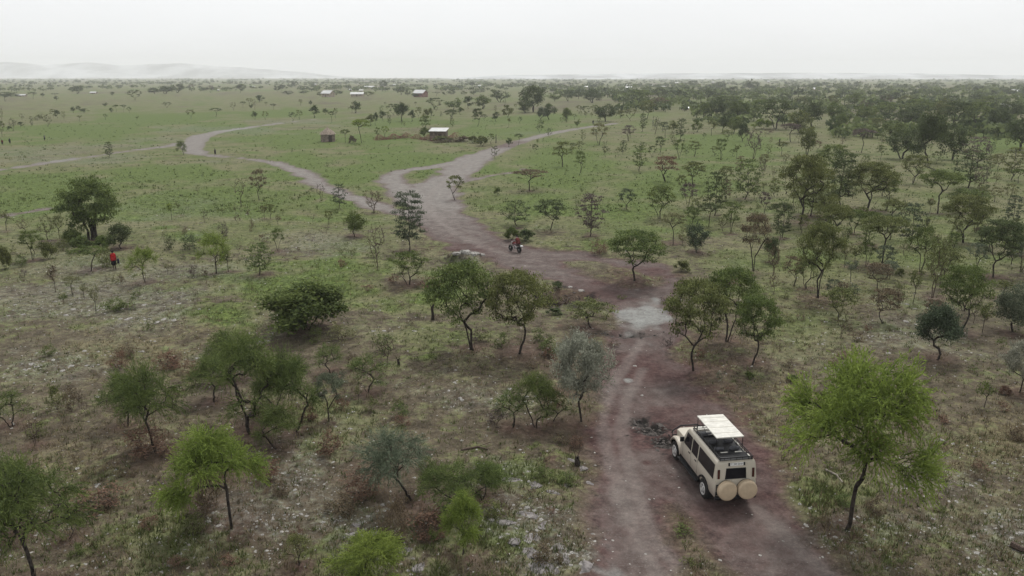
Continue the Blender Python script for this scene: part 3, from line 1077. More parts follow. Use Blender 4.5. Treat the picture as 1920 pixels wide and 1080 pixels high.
    # stem(s)
    if shape in ('bush', 'shrub'):
        for i in range(5):
            an = i * 1.2566 + rs.uniform(-.4, .4); a = np.array([math.cos(an), math.sin(an), 0])
            sk.chain([a * 0.02 - np.array([0, 0, .03]), a * 0.06 + np.array([0, 0, .10]), a * 0.13 + np.array([0, 0, .24])], None)
    elif shape == 'stool':
        for i in range(7):
            an = i * 0.8976 + rs.uniform(-.3, .3); a = np.array([math.cos(an), math.sin(an), 0]); rr = 0.03 + 0.05 * (i % 2)
            sk.chain([a * rr * 1.3 - np.array([0, 0, .03]), a * rr + np.array([0, 0, .14]), a * (rr + 0.05) + np.array([0, 0, .28]), a * (rr + 0.13) + np.array([0, 0, .40])], None)
    else:
        ns = 1 if shape in ('umbrella', 'sapling', 'silver', 'tier') else int(rs.choice([1, 2, 3]))
        if shape == 'feather': ns = 3
        if shape == 'wispy': ns = int(rs.choice([1, 2]))
        for i in range(ns):
            an = rs.uniform(0, 6.28); o = np.array([math.cos(an), math.sin(an)]) * (0.03 if ns > 1 else 0)
            zz = np.linspace(-0.03, fork, 5); top = lean + o * 3
            pts = [np.array([o[0] + (top[0] - o[0]) * (z / fork) + rs.normal(0, .006), o[1] + (top[1] - o[1]) * (z / fork) + rs.normal(0, .006), z]) for z in zz]
            ids = sk.chain(pts, None)
            if shape == 'tier':
                sk.chain([np.array([top[0] * (1 - (z - fork)), top[1] * (1 - (z - fork)), z]) + rs.normal(0, .008, 3) for z in np.linspace(fork + .12, .9, 6)], ids[-1])
    ends = []
    for tp in tips:
        ids = sk.reach(tp, lift, 0.05, 3 if lod else 4, 2.2, fork * 0.8 if shape not in ('bush', 'shrub') else 0.02)
        ends.append(ids)
    tm = sk.mesh(shape + '_trunk', base_r * .78 * (0.75 if lod == 2 else 1) * (0.72 if shape in ('stool', 'bush', 'shrub') else 1), tip_r * (1 + .6 * lod), bark)
    pos, ax, tn = [], [], []
    for ids in ends:
        p = sk.pos[ids[-1]]; pb = sk.pos[ids[-2]]; ct = rs.uniform(0, .55)
        if strands:
            S_ = (strands, 3); out = np.array([p[0], p[1], 0])
            d = unit(unit(p - pb) + rs.normal(0, .55, S_) + 0.35 * unit(out) + np.array([0, 0, .35])); c = pb + (p - pb) * rs.uniform(.2, 1.0, (strands, 1)) + rs.normal(0, .022, S_)
            st = 0.17 / per
            for j in range(per):
                d = unit(d + np.array([0, 0, -0.06]) + rs.normal(0, .10, S_)); c = c + d * st
                pos.extend(c); ax.extend(unit(d + rs.normal(0, .45, S_))); tn.extend(ct + rs.uniform(0, .45, strands) + j * 0.012)
        else:
            n = max(3, int(per * rs.uniform(.6, 1.3)))
            g = rs.normal(0, 1, (n, 3)) * np.array([sp[0], sp[0], sp[1]])
            t_ = rs.uniform(0, 1, (n, 1)) ** 0.6
            base = pb + (p - pb) * (0.35 + 0.65 * t_)
            pos.extend(base + g); ax.extend(unit(rs.normal(0, 1, (n, 3)) + axis_up * unit(g + np.array([0, 0, .02]))))
            tn.extend(ct + rs.uniform(0, .45, n))
    cm = leaves(shape + '_crown', np.array(pos), np.array(ax), L, W, np.array(tn), LEAF[col], rs, upv)
    # normalise: height exactly 1, mean crown width 1
    co = np.zeros(len(cm.vertices) * 3, np.float32); cm.vertices.foreach_get('co', co); co = co.reshape(-1, 3)
    zt = np.percentile(co[:, 2], 99.5); w = (np.percentile(co[:, 0], 99.5) - np.percentile(co[:, 0], .5) + np.percentile(co[:, 1], 99.5) - np.percentile(co[:, 1], .5)) / 2
    if shape == 'bare': w = 0.88; zt = 1.0
    S = np.array([1 / w, 1 / w, 1 / zt], np.float32)
    for me in (tm, cm):
        c = np.zeros(len(me.vertices) * 3, np.float32); me.vertices.foreach_get('co', c); c = c.reshape(-1, 3) * S
        me.vertices.foreach_set('co', c.ravel()); me.update()
    return tm, cm

_lib = {}
def tree_meshes(shape, col, lod, variant):
    k = (shape, lod, variant)
    if k not in _lib: _lib[k] = make_tree(shape, abs(hash((shape.__len__() * 31 + sum(map(ord, shape)), lod, variant))) % 99991, lod, col)
    return _lib[k]

def set_tree(name, loc, W, H, shape, col, lod, variant, rz, lean=(0, 0)):
    root = empty(name, loc, rz, (W, W, H))
    if lean != (0, 0):
        root.rotation_euler = (lean[1], lean[0], rz)
    tm, cm = tree_meshes(shape, col, lod, variant)
    t = bpy.data.objects.new('trunk', tm); link(t, root)
    c = bpy.data.objects.new('crown', cm); link(c, root)
    c.material_slots[0].link = 'OBJECT'; c.material_slots[0].material = LEAF[col]
    return root
# ------------------------------------------------------------------ every tree, bush and sapling: foot pixel (u v), height and crown width in photo px, habit, leaf colour
NAMES = {'flat': ('acacia_tree', 'tree'), 'umbrella': ('acacia_tree', 'tree'), 'tier': ('acacia_tree', 'tree'), 'pads': ('thorn_tree', 'tree'), 'round': ('leafy_tree', 'tree'),
         'oval': ('leafy_tree', 'tree'), 'wispy': ('feathery_tree', 'tree'), 'feather': ('feathery_tree', 'tree'), 'silver': ('silver_leaved_tree', 'tree'), 'stool': ('many_stemmed_tree', 'tree'),
         'twig': ('twiggy_tree', 'tree'), 'bare': ('bare_tree', 'tree'), 'sapling': ('sapling', 'sapling'), 'bush': ('bush', 'bush'), 'shrub': ('shrub', 'shrub')}
LOOK = {'flat': 'flat-topped acacia', 'umbrella': 'umbrella acacia', 'tier': 'tiered acacia', 'pads': 'open thorn tree', 'round': 'round-crowned tree', 'oval': 'dense upright tree',
        'wispy': 'feathery tree', 'feather': 'bushy feathery tree', 'silver': 'rounded silvery tree', 'stool': 'big tree on bunched stems', 'twig': 'twiggy tree', 'bare': 'leafless tree', 'sapling': 'thin sapling',
        'bush': 'dense bush', 'shrub': 'low shrub'}
HUE = {'olive': 'olive', 'green': 'green', 'dark': 'dark green', 'bright': 'bright green', 'deep': 'deep green', 'silver': 'grey', 'teal': 'grey-green', 'blue': 'blue-green',
       'brown': 'brownish', 'mauve': 'mauve-brown', 'pale': 'pale yellowish', 'rust': 'reddish brown'}
MARKS = [(1345, 930, 'the safari vehicle'), (1090, 790, 'the silvery tree'), (965, 472, 'the motorbike'), (215, 507, 'the red-cloaked walker'), (176, 449, 'the many-stemmed tree'),
         (575, 616, 'the dense green bush'), (612, 266, 'the thatched hut'), (822, 265, 'the metal-roofed shed'), (404, 292, 'the black-cloaked walker'), (1190, 529, 'the island tree'),
         (1595, 550, 'the charred low shrub'), (1590, 995, 'the big feathery tree'), (433, 990, 'the crooked feathery tree'), (790, 182, 'the red-walled house'), (615, 183, 'the tan house'),
         (1742, 304, 'the tallest dark tree'), (1112, 235, 'the side-road walker'), (768, 472, 'the tall roadside acacia'), (1000, 210, 'the great dark tree'),
         (83, 264, 'the two plain walkers'), (1461, 273, 'the lone stump'), (253, 188, 'the spreading plain tree')]
ORD = ['first', 'second', 'third', 'fourth', 'fifth', 'sixth', 'seventh', 'eighth', 'ninth', 'tenth', 'eleventh', 'twelfth', 'thirteenth', 'fourteenth', 'fifteenth', 'sixteenth', 'seventeenth', 'eighteenth', 'nineteenth', 'twentieth']
FIXED = {(1090, 790): 'rounded silvery grey tree at the road edge ahead of the safari vehicle', (1590, 995): 'big bright green feathery tree on a single stem beside the safari vehicle',
         (433, 990): 'bright green feathery tree on a crooked leaning stem among rust shrubs', (176, 449): 'big dark green tree on many bunched stems behind the red-cloaked walker',
         (575, 616): 'broad dense deep green bush standing in lush grass', (1190, 529): 'flat-topped green acacia on the red island between two road arms',
         (768, 472): 'tall blue-green tiered acacia at the road edge opposite the motorbike', (1742, 304): 'tallest dark green tree at the edge of the woodland, red soil below',
         (1000, 210): 'great dark round tree standing above all others near the woodland edge', (1595, 550): 'charred black low shrub alone on the grazed slope', (253, 188): 'spreading dark tree alone on the far plain before the tree belt',
         (70, 1104): 'large dark feathery tree cut off by the picture corner below the shrubs', (886, 657): 'green flat-topped acacia on a leaning stem below the motorbike', (972, 665): 'olive flat-topped acacia on a straight stem by the red soil'}
TABLE = []
for src, txt in (('t', TREES), ('s', SHRUBS)):
    for ln in txt.strip().splitlines():
        u, v, h, w, sh, co = ln.split()
        TABLE.append((src, float(u), float(v), float(h), float(w), sh, co))
# the thinner growth between them: slim young trees and shrubs on the wooded side and over the rough ground
def fill(n, ua, ub, va, vb, shapes, cols, hm, seed, src):
    rs = random.Random(seed); k = 0; tries = 0
    while k < n and tries < 4000:
        tries += 1
        u = rs.uniform(ua, ub); v = va + (vb - va) * rs.random() ** 1.15; x, y = flat(u, v)
        if road_sd(np.array([x]), np.array([y]))[0] > -1.2: continue
        gap = 6 + (v - 143) * .03
        if any(abs(q[1] - u) < gap and abs(q[2] - v) < gap * .45 for q in TABLE): continue
        H = rs.uniform(*hm); sh = rs.choice(shapes); h = H * F_PX / (y * CP + CAM_H * SP) * .95
        w = h * {'sapling': .5, 'twig': .55, 'tier': .62, 'pads': .7, 'flat': .9, 'umbrella': 1.0, 'bare': .5, 'shrub': 1.3, 'bush': 1.4}[sh] * rs.uniform(.8, 1.2)
        TABLE.append((src, round(u), round(v), h, w, sh, rs.choice(cols))); k += 1
fill(120, 1255, 1925, 258, 470, ['pads', 'flat', 'tier', 'twig', 'flat', 'umbrella', 'sapling'], ['olive', 'green', 'olive', 'olive', 'green', 'pale', 'brown', 'dark'], (1.6, 3.4), 5, 't')
fill(30, 1440, 1925, 470, 640, ['pads', 'sapling', 'twig', 'flat'], ['olive', 'green', 'teal', 'brown'], (1.5, 3.0), 6, 't')
fill(26, 990, 1260, 215, 300, ['pads', 'flat', 'tier', 'sapling'], ['olive', 'green', 'dark'], (1.6, 3.2), 7, 't')
fill(30, 690, 990, 196, 240, ['pads', 'flat', 'round', 'tier'][:2] + ['tier'], ['olive', 'dark', 'green'], (1.8, 3.6), 8, 't')
fill(60, 1230, 1925, 330, 980, ['shrub', 'shrub', 'bush', 'bare'], ['olive', 'green', 'brown', 'rust'], (.35, .9), 9, 's')
fill(60, 0, 1060, 420, 1060, ['shrub', 'shrub', 'sapling', 'bare'], ['olive', 'rust', 'brown', 'green'], (.4, 1.0), 10, 's')
def mark_phrase(u, v):
    """which landmark a thing is counted from, and towards which other one"""
    def pos(q, r): return np.array([q, (r - 143) * 2.2])
    p = pos(u, v); ds = [np.linalg.norm(pos(a, b) - p) for a, b, _ in MARKS]
    order = np.argsort(ds); i0 = order[0] if ds[order[0]] > 3 else order[1]
    d = unit(p - pos(*MARKS[i0][:2])); best, bj = -9, None
    for j, (a, b, n) in enumerate(MARKS):
        if j == i0: continue
        e = pos(a, b) - pos(*MARKS[i0][:2]); s = float(np.dot(d, unit(e))) - 0.0004 * np.linalg.norm(e)
        if s > best: best, bj = s, j
    return MARKS[i0][2], MARKS[bj][2] if best > 0.55 else None, ds[i0]
_keys = {}
for k, (src, u, v, h, w, sh, co) in enumerate(TABLE):
    if (int(u), int(v)) in FIXED: continue
    a, b, d = mark_phrase(u, v)
    _keys.setdefault((sh, co, a, b), []).append((d, k))
LABELS = {}
for (sh, co, a, b), lst in _keys.items():
    lst.sort()
    for i, (d, k) in enumerate(lst):
        base = HUE[co] + ' ' + LOOK[sh]
        dirn = (' toward ' + b) if b else ''
        LABELS[k] = (base + ' beside ' + a + dirn) if len(lst) == 1 and d < 130 else \
                    (base + ' out from ' + a + dirn if len(lst) == 1 else ORD[i] + ' ' + base + ' from ' + a + dirn)
LEANS = {(886, 657): -.17, (433, 990): -.20, (772, 942): -.42, (345, 292): -.22, (1862, 520): .14, (1190, 529): .05, (1410, 685): .06, (290, 850): -.10, (1653, 500): -.03, (70, 1104): -.12}
VARS = {0: 4, 1: 6, 2: 5}
CAST = []
for k, (src, u, v, h, w, sh, co) in enumerate(TABLE):
    x, y, z = place(u, v)
    depth = y * CP + (CAM_H - z) * SP
    H = max(0.25, tall(v, h, y) - z); W = w * depth / F_PX
    if sh not in ('bare', 'tier', 'twig'): H -= 0.55 * (W / 2) * (CAM_H - H) / y
    H = max(H, 0.3); W *= 0.96
    lod = 0 if h >= 84 or w > 130 else (1 if h >= 26 else 2)
    name, cat = NAMES[sh]
    o = set_tree(name, (x, y, z - 0.02), W, H, sh, co, lod, 2 if (int(u), int(v)) == (1590, 995) else k % VARS[lod], RNG.uniform(0, 6.28))
    if (int(u), int(v)) in LEANS: o.rotation_euler = (0, LEANS[int(u), int(v)], 0)
    tag(o, FIXED.get((int(u), int(v))) or LABELS[k], cat, {'tree': 'trees of the plain', 'sapling': 'young saplings', 'bush': 'bushes', 'shrub': 'low shrubs'}[cat])
    CAST.append((x, y, W))

# ------------------------------------------------------------------ woods too far off to count: one mass of crowns
def far_mass(name, spots, seed, mat):
    rs = np.random.default_rng(seed); V, Fq, T = [], [], []; off = 0
    for x, y, H, W, tone in spots:
        z0 = 0.0
        n = int(rs.integers(26, 46))
        p = rs.normal(0, 1, (n, 3)); p = unit(p) * rs.uniform(.45, 1.0, (n, 1)) * (1 + 0.2 * rs.normal(0, 1, (n, 1)))
        p[:, 2] = np.abs(p[:, 2]) * (rs.uniform(.5, 1)) - 0.18 * rs.random(n)
        c = np.stack([x + p[:, 0] * W / 2, y + p[:, 1] * W / 2, z0 + H * (0.42 + 0.55 * p[:, 2])], -1)
        s = (W * 0.10 + H * 0.06) * rs.uniform(.6, 1.4, (n, 1))
        a = unit(rs.normal(0, 1, (n, 3))) * s; b = unit(np.cross(a, rs.normal(0, 1, (n, 3)))) * s * .7
        q = np.stack([c - a, c + b, c + a, c - b], 1).reshape(-1, 3)
        # the stem
        st = np.array([[x - W * .03, y, z0 - .3], [x + W * .03, y, z0 - .3], [x + W * .02, y, H * .55], [x - W * .02, y, H * .55]])
        V += [q, st]; Fq.append(off + np.arange(4 * n + 4).reshape(-1, 4)); off += 4 * n + 4
        T.append(np.concatenate([np.clip(tone + rs.uniform(-.2, .3, n), 0, 1), [0.0]]))
    me = mesh_np(name, np.concatenate(V), np.concatenate(Fq), [mat], {'tint': ('FACE', np.concatenate(T))})
    return me
rs_ = np.random.default_rng(77)
def scatter(n, ua, ub, va, vb, hl, hh, keep=None):
    out = []; tries = 0
    while len(out) < n and tries < n * 30:
        tries += 1
        u = rs_.uniform(ua, ub); d = 1 / (rs_.uniform(1 / flat(960, va)[1], 1 / flat(960, vb)[1]))
        y = d; x = (u - 960) / F_PX * (y * CP + CAM_H * SP)
        if road_sd(np.array([x]), np.array([y]))[0] > -2: continue
        if keep is not None and not keep(u, x, y): continue
        H = rs_.uniform(hl, hh) * (1.25 if rs_.random() < .12 else 1)
        out.append((x, y, H, H * rs_.uniform(1.0, 1.9), rs_.choice([.1, .25, .45, .6])))
    return out
clump = lambda sc, th: (lambda u, x, y: wob(np.array([x]), np.array([y]), sc, 12)[0] > th)
far_spots = scatter(620, 1000, 2150, 163, 184, 4.5, 7.5) + scatter(520, 860, 2200, 153, 165, 4, 7.5) + scatter(700, 640, 2250, 146.8, 154, 4, 8) \
    + scatter(330, -350, 900, 159, 172, 2.5, 5.5, clump(190, .25)) + scatter(520, -400, 900, 151, 159, 4, 7.5, clump(420, -.15)) + scatter(420, -450, 800, 146.8, 151.5, 4, 8, clump(900, -.5)) \
    + scatter(150, 560, 1000, 158, 172, 3, 6, clump(120, .0)) + scatter(330, 1150, 2100, 184, 212, 3.0, 6.0) + scatter(230, 1560, 2150, 205, 262, 2.0, 4.6) + scatter(70, 1300, 1600, 205, 235, 2.0, 4.2)
LEAF['wood'] = leaf_mat('leaf_far_wood', (0.044, 0.066, 0.028), (0.190, 0.235, 0.090))
tag(link(bpy.data.objects.new('far_woodland', far_mass('far_woodland', far_spots, 9, LEAF['wood']))), kind='stuff')
# ------------------------------------------------------------------ grass tufts, pebbles and stones on the ground
def ground_at(x, y):
    """attribute lookup on the polar grid"""
    r = np.hypot(x, y); t_ = np.arctan2(x, y)
    i = np.clip(np.searchsorted(rad, r), 1, nr - 1); j = np.clip(((t_ - th_in[0]) / (th_in[1] - th_in[0])).astype(int), 0, len(th_in) - 1)
    return i, j
def spread(n, va, vb, seed, ua=-90, ub=2010):
    rs = np.random.default_rng(seed)
    u = rs.uniform(ua, ub, n); v = rs.uniform(va, vb, n)
    x_ = (u - 960) / F_PX; y_ = -(v - 540) / F_PX
    t_ = -CAM_H / (-SP + y_ * CP); x = x_ * t_; y = (CP + y_ * SP) * t_
    return rs, x, y
def blades(name, x, y, size, tint, mat, rs, nb, spreadf, wid):
    n = len(x); z = height(x, y)
    px = np.repeat(np.stack([x, y, z], -1), nb, 0); s = np.repeat(size, nb)[:, None]
    m = len(px); an = rs.uniform(0, 6.283, m); out = np.stack([np.cos(an), np.sin(an), np.zeros(m)], -1)
    base = px + out * s * spreadf * rs.uniform(0, 1, (m, 1)) - np.array([0, 0, .01])
    tip = base + out * s * rs.uniform(.15, .75, (m, 1)) + np.array([0, 0, 1.0]) * s * rs.uniform(.45, 1.1, (m, 1))
    side = np.stack([-np.sin(an + rs.normal(0, .8, m)), np.cos(an), np.zeros(m)], -1) * s * wid
    v = np.stack([base - side, base + side, tip], 1).reshape(-1, 3)
    f = np.arange(3 * m).reshape(-1, 3)
    me = mesh_np(name, v, f, [mat], {'tint': ('FACE', np.clip(np.repeat(tint, nb) + rs.uniform(-.25, .25, m), 0, 1))})
    return tag(link(bpy.data.objects.new(name, me)), kind='stuff')
M_GRASS = leaf_mat('grass_green', (0.038, 0.056, 0.018), (0.135, 0.160, 0.052), 0.25)
M_STRAW = leaf_mat('grass_dry', (0.085, 0.066, 0.038), (0.230, 0.190, 0.112), 0.25)
rs, x, y = spread(95000, 330, 1110, 31)
i, j = ground_at(x, y)
pg = np.clip(g_green[i, j] * 0.95 - 0.08, 0.03, 1) * (SDw[i, j] < -0.3); k = rs.random(len(x)) < pg * 0.75
x, y = x[k], y[k]; lush_ = g_green[ground_at(x, y)]
blades('grass', x, y, rs.uniform(.08, .22, len(x)) * (0.75 + 0.6 * np.clip(lush_, 0, 1)), np.clip(0.25 + 0.4 * lush_ + rs.normal(0, .18, len(x)), 0, 1), M_GRASS, rs, 6, 0.8, 0.10)
rs, x, y = spread(72000, 400, 1110, 32)
i, j = ground_at(x, y)
pd = np.clip(g_dry[i, j] * 1.0 - 0.12 + 0.25 * g_red[i, j], 0.02, 1) * (SDw[i, j] < -0.4); k = rs.random(len(x)) < pd * 0.7
x, y = x[k], y[k]
blades('dry_grass', x, y, rs.uniform(.10, .30, len(x)), rs.uniform(0, 1, len(x)), M_STRAW, rs, 6, 0.7, 0.07)

rs, x, y = spread(15000, 226, 400, 36)
i, j = ground_at(x, y)
k = (SDw[i, j] < -.6) & (rs.random(len(x)) < .30 + .55 * (wob(x, y, 14.0, 24) > .25)); x, y = x[k], y[k]
blades('grass_tussocks', x, y, rs.uniform(.14, .42, len(x)), rs.uniform(0, .8, len(x)), M_GRASS, rs, 5, 0.9, 0.16)
M_STONE = paint('stone_pale', (0.29, 0.275, 0.25), 0.9, 0, 0.3, 3.0, 0.15)
M_SLAB = paint('stone_slab', (0.170, 0.155, 0.148), 0.9, 0, 0.35, 2.0, 0.15)
def pebble_mass(name, x, y, s, mat, rs):
    n = len(x); z = height(x, y)
    u = np.array([(1, 0, 0), (.45, .9, 0), (-.6, .75, 0), (-1, -.1, 0), (-.4, -.9, 0), (.6, -.8, 0), (.25, .15, .62), (-.3, -.15, .55)])
    f0 = np.array([(0, 1, 6), (1, 2, 6), (2, 7, 6), (2, 3, 7), (3, 4, 7), (4, 5, 6), (4, 6, 7), (5, 0, 6)])
    an = rs.uniform(0, 6.283, n); c, s_ = np.cos(an), np.sin(an)
    sc = s[:, None, None] * np.stack([rs.uniform(.7, 1.3, n), rs.uniform(.5, 1, n), rs.uniform(.5, 1.1, n)], -1)[:, None, :]
    v = u[None] * sc * rs.uniform(.8, 1.2, (n, 8, 1))
    v = np.stack([v[..., 0] * c[:, None] - v[..., 1] * s_[:, None], v[..., 0] * s_[:, None] + v[..., 1] * c[:, None], v[..., 2] - 0.004], -1) + np.stack([x, y, z], -1)[:, None]
    f = (f0[None] + 8 * np.arange(n)[:, None, None]).reshape(-1, 3)
    return tag(link(bpy.data.objects.new(name, mesh_np(name, v.reshape(-1, 3), f, [mat]))), kind='stuff')
rs, x, y = spread(70000, 400, 1100, 33)
i, j = ground_at(x, y)
cl = 0.5 + 0.5 * wob(x, y, 3.0, 22)
ps = np.clip(g_stone[i, j] * 1.05 - 0.04, 0.015, 1) * np.where(SDw[i, j] > 0, 0.25, 1.0) * np.clip(cl, 0.1, 1.2); k = rs.random(len(x)) < ps * 0.62
x, y = x[k], y[k]
pebble_mass('gravel', x, y, 0.018 + 0.055 * rs.random(len(x)) ** 3 + 0.0004 * np.hypot(x, y), M_STONE, rs)

M_DARKSTONE = paint('stone_dark', (0.075, 0.066, 0.060), .95, 0, .5, 3.0, .1)
rs = np.random.default_rng(41); rx, ry = [], []
for u, v, ru, rv, n in ((1203, 787, 22, 8, 60), (1225, 800, 26, 10, 120), (1250, 822, 24, 12, 110), (1048, 556, 46, 14, 160), (1095, 552, 34, 8, 70), (860, 482, 46, 8, 90), (1180, 626, 60, 6, 90)):
    for q in range(n):
        a = flat(u + rs.normal(0, ru * .5), v + rs.normal(0, rv * .5)); rx.append(a[0]); ry.append(a[1])
rx, ry = np.array(rx), np.array(ry)
pebble_mass('rubble', rx, ry, rs.uniform(.04, .14, len(rx)), M_DARKSTONE, rs)

def rock_mesh(name, seed, flatn, mat, n=9):
    rs = np.random.default_rng(seed); bm = bmesh.new()
    bmesh.ops.create_icosphere(bm, subdivisions=2, radius=1.0)
    ph = rs.uniform(0, 6, 6)
    for q in bm.verts:
        d = q.co.normalized(); k = 1 + .22 * math.sin(3 * d.x + ph[0]) + .18 * math.sin(4 * d.y + ph[1] + d.x * 2) + .10 * math.sin(7 * d.z + ph[2] + 3 * d.y) + rs.normal(0, .05)
        q.co = Vector((d.x * k, d.y * k * .75, min(d.z * k, .8) * flatn))
    me = bpy.data.meshes.new(name); bm.to_mesh(me); bm.free(); me.materials.append(mat); return me
SLABS = [rock_mesh('stone', 50 + q, .15, M_SLAB) for q in range(4)]; COBS = [rock_mesh('stone', 60 + q, .55, M_STONE) for q in range(4)]
def stone(u, v, w, kind, jr=RNG):
    x, y, z = place(u, v); s = w * (y * CP + CAM_H * SP) / F_PX / 2
    o = bpy.data.objects.new('stone', (SLABS if kind else COBS)[jr.randrange(4)]); link(o, ground)
    o.location = (x, y, z - s * (0.07 if kind else .16)); o.scale = (s, s * jr.uniform(.7, 1.2), s); o.rotation_euler = (jr.uniform(-.1, .1), jr.uniform(-.1, .1), jr.uniform(0, 6.28))
for u, v, w in [(955, 978, 40), (985, 963, 44), (1000, 1005, 46), (965, 1010, 34), (1018, 985, 30), (1000, 912, 36), (960, 900, 40), (1040, 925, 30), (1062, 910, 26), (990, 1040, 40), (1020, 1065, 50), (1060, 1045, 34),
                (1095, 1062, 40), (755, 1035, 46), (790, 1062, 44), (740, 1050, 24), (1090, 880, 24), (1070, 862, 22), (1105, 905, 20), (1040, 1030, 30), (700, 1000, 20), (672, 985, 22), (690, 1012, 22), (655, 1005, 20), (1905, 1030, 40)]:
    stone(u, v, w, 1)
rs, x, y = spread(9000, 560, 1075, 34, 0, 1920)
i, j = ground_at(x, y); k = np.where(rs.random(len(x)) < np.clip(g_stone[i, j] - .25, 0, 1) * (SDw[i, j] < -.2) * .3)[0][:215]
for q in k:
    d = y[q] * CP + CAM_H * SP; u = 960 + x[q] / d * F_PX
    v = 540 - F_PX * ((-CAM_H * CP + y[q] * SP) / d)
    stone(u, v, RNG.uniform(6, 12), 0)
for u, v, w in [(188, 966, 9), (1190, 686, 10), (1204, 742, 8), (866, 826, 8), (975, 843, 8), (1025, 845, 7), (1500, 945, 9), (1575, 975, 8), (1520, 953, 9), (470, 905, 8), (1350, 1050, 9)]: stone(u, v, w, 0)
for u, v, w in [(872, 474, 26), (890, 476, 18), (856, 475, 16), (905, 479, 14), (1090, 553, 14), (1070, 552, 12)]: stone(u, v, w, 0)
# ------------------------------------------------------------------ mesh building for made things
class MB:
    def __init__(s): s.bm = bmesh.new()
    def box(s, a, b, bev=0.0, rot=None):
        r = bmesh.ops.create_cube(s.bm, size=1.0); vs = r['verts']
        c = [(a[i] + b[i]) / 2 for i in range(3)]; d = [abs(b[i] - a[i]) for i in range(3)]
        for q in vs: q.co = Vector((q.co.x * d[0], q.co.y * d[1], q.co.z * d[2]))
        if bev:
            es = list({e for q in vs for e in q.link_edges}); r2 = bmesh.ops.bevel(s.bm, geom=es, offset=bev, segments=2, affect='EDGES', profile=.6)
            vs = list({q for f in r2['faces'] for q in f.verts} | {q for q in vs if q.is_valid})
        if rot is not None:
            for q in vs: q.co = rot @ q.co
        for q in vs: q.co += Vector(c)
        return s
    def tube(s, pts, r, n=6, caps=True):
        pts = [Vector(p) for p in pts]; rings = []
        rr = r if isinstance(r, (list, tuple)) else [r] * len(pts)
        for i, p in enumerate(pts):
            t = (pts[min(i + 1, len(pts) - 1)] - pts[max(i - 1, 0)]).normalized()
            a = t.cross(Vector((0, 0, 1)) if abs(t.z) < .9 else Vector((1, 0, 0))).normalized(); b = t.cross(a)
            rings.append([s.bm.verts.new(p + (a * math.cos(k * 6.2832 / n) + b * math.sin(k * 6.2832 / n)) * rr[i]) for k in range(n)])
        for A, B in zip(rings[:-1], rings[1:]):
            for k in range(n): s.bm.faces.new((A[k], A[(k + 1) % n], B[(k + 1) % n], B[k]))
        if caps: s.bm.faces.new(rings[0]); s.bm.faces.new(rings[-1])
        return s
    def lathe(s, prof, n=24, axis='z', c=(0, 0, 0)):
        """prof: (radius, height) list"""
        rings = []
        for r, h in prof:
            ring = []
            for k in range(n):
                a = k * 6.2832 / n; p = (r * math.cos(a), r * math.sin(a), h)
                if axis == 'x': p = (p[2], p[0], p[1])
                if axis == 'y': p = (p[0], p[2], p[1])
                ring.append(s.bm.verts.new(Vector(p) + Vector(c)))
            rings.append(ring)
        for A, B in zip(rings[:-1], rings[1:]):
            for k in range(n): s.bm.faces.new((A[k], A[(k + 1) % n], B[(k + 1) % n], B[k]))
        if prof[0][0] > 1e-4: s.bm.faces.new(rings[0])
        if prof[-1][0] > 1e-4: s.bm.faces.new(rings[-1])
        return s
    def prism(s, pts, vec):
        """planar polygon swept by vec"""
        a = [s.bm.verts.new(Vector(p)) for p in pts]; b = [s.bm.verts.new(Vector(p) + Vector(vec)) for p in pts]
        s.bm.faces.new(a); s.bm.faces.new(b[::-1]); n = len(a)
        for k in range(n): s.bm.faces.new((a[k], a[(k + 1) % n], b[(k + 1) % n], b[k]))
        return s
    def loft(s, rings, closed=True, caps=True):
        R = [[s.bm.verts.new(Vector(p)) for p in r] for r in rings]; n = len(R[0])
        for A, B in zip(R[:-1], R[1:]):
            for k in range(n if closed else n - 1): s.bm.faces.new((A[k], A[(k + 1) % n], B[(k + 1) % n], B[k]))
        if caps: s.bm.faces.new(R[0]); s.bm.faces.new(R[-1])
        return s
    def done(s, name, mat, parent=None, sm=False, loc=None):
        bmesh.ops.recalc_face_normals(s.bm, faces=s.bm.faces)
        me = bpy.data.meshes.new(name); s.bm.to_mesh(me); s.bm.free(); me.materials.append(mat)
        if sm:
            for p in me.polygons: p.use_smooth = True
            try: me.set_sharp_from_angle(angle=math.radians(38))
            except Exception: pass
        o = bpy.data.objects.new(name, me); link(o, parent)
        if loc: o.location = loc
        return o

def dusty(name, col, dust=(0.21, 0.165, 0.14), lo=0.35, hi=1.3, rough=0.42):
    """car paint with road dust low on the body"""
    t = NT(name); tc = t.new('ShaderNodeTexCoord').outputs['Object']; sx = t.new('ShaderNodeSeparateXYZ'); t.put(sx.inputs[0], tc)
    n = t.noise(tc, 5.0, 5.0, .65)
    d = t.math('MULTIPLY', t.ramp(t.math('ADD', sx.outputs[2], t.math('MULTIPLY', t.math('SUBTRACT', n, .5), .5)), hi, lo), 0.75)
    c = t.mix(t.math('MULTIPLY', t.ramp(n, .4, .75), .16), col, tuple(a * .78 for a in col))
    t.bsdf(t.mix(d, c, dust), t.math('ADD', rough, t.math('MULTIPLY', d, .35)), 0, .4)
    return t.m
M_SAND = dusty('paint_sand', (0.50, 0.455, 0.375))
M_CREAM = paint('roof_cream', (0.58, 0.56, 0.50), .5, 0, .10, 4.0)
M_TAN = paint('cover_tan', (0.47, 0.37, 0.255), .55, 0, .06, 5.0)
M_BLACK = paint('black_metal', (0.012, 0.012, 0.013), .5, 0, .2, 6.0)
M_RUB = paint('rubber', (0.018, 0.017, 0.016), .85, 0, .4, 9.0)
M_RIM = paint('rim_silver', (0.55, 0.54, 0.52), .35, .3, .1, 8.0)
M_WHITE = paint('white_plate', (0.72, 0.72, 0.70), .5, 0, .06, 8.0)
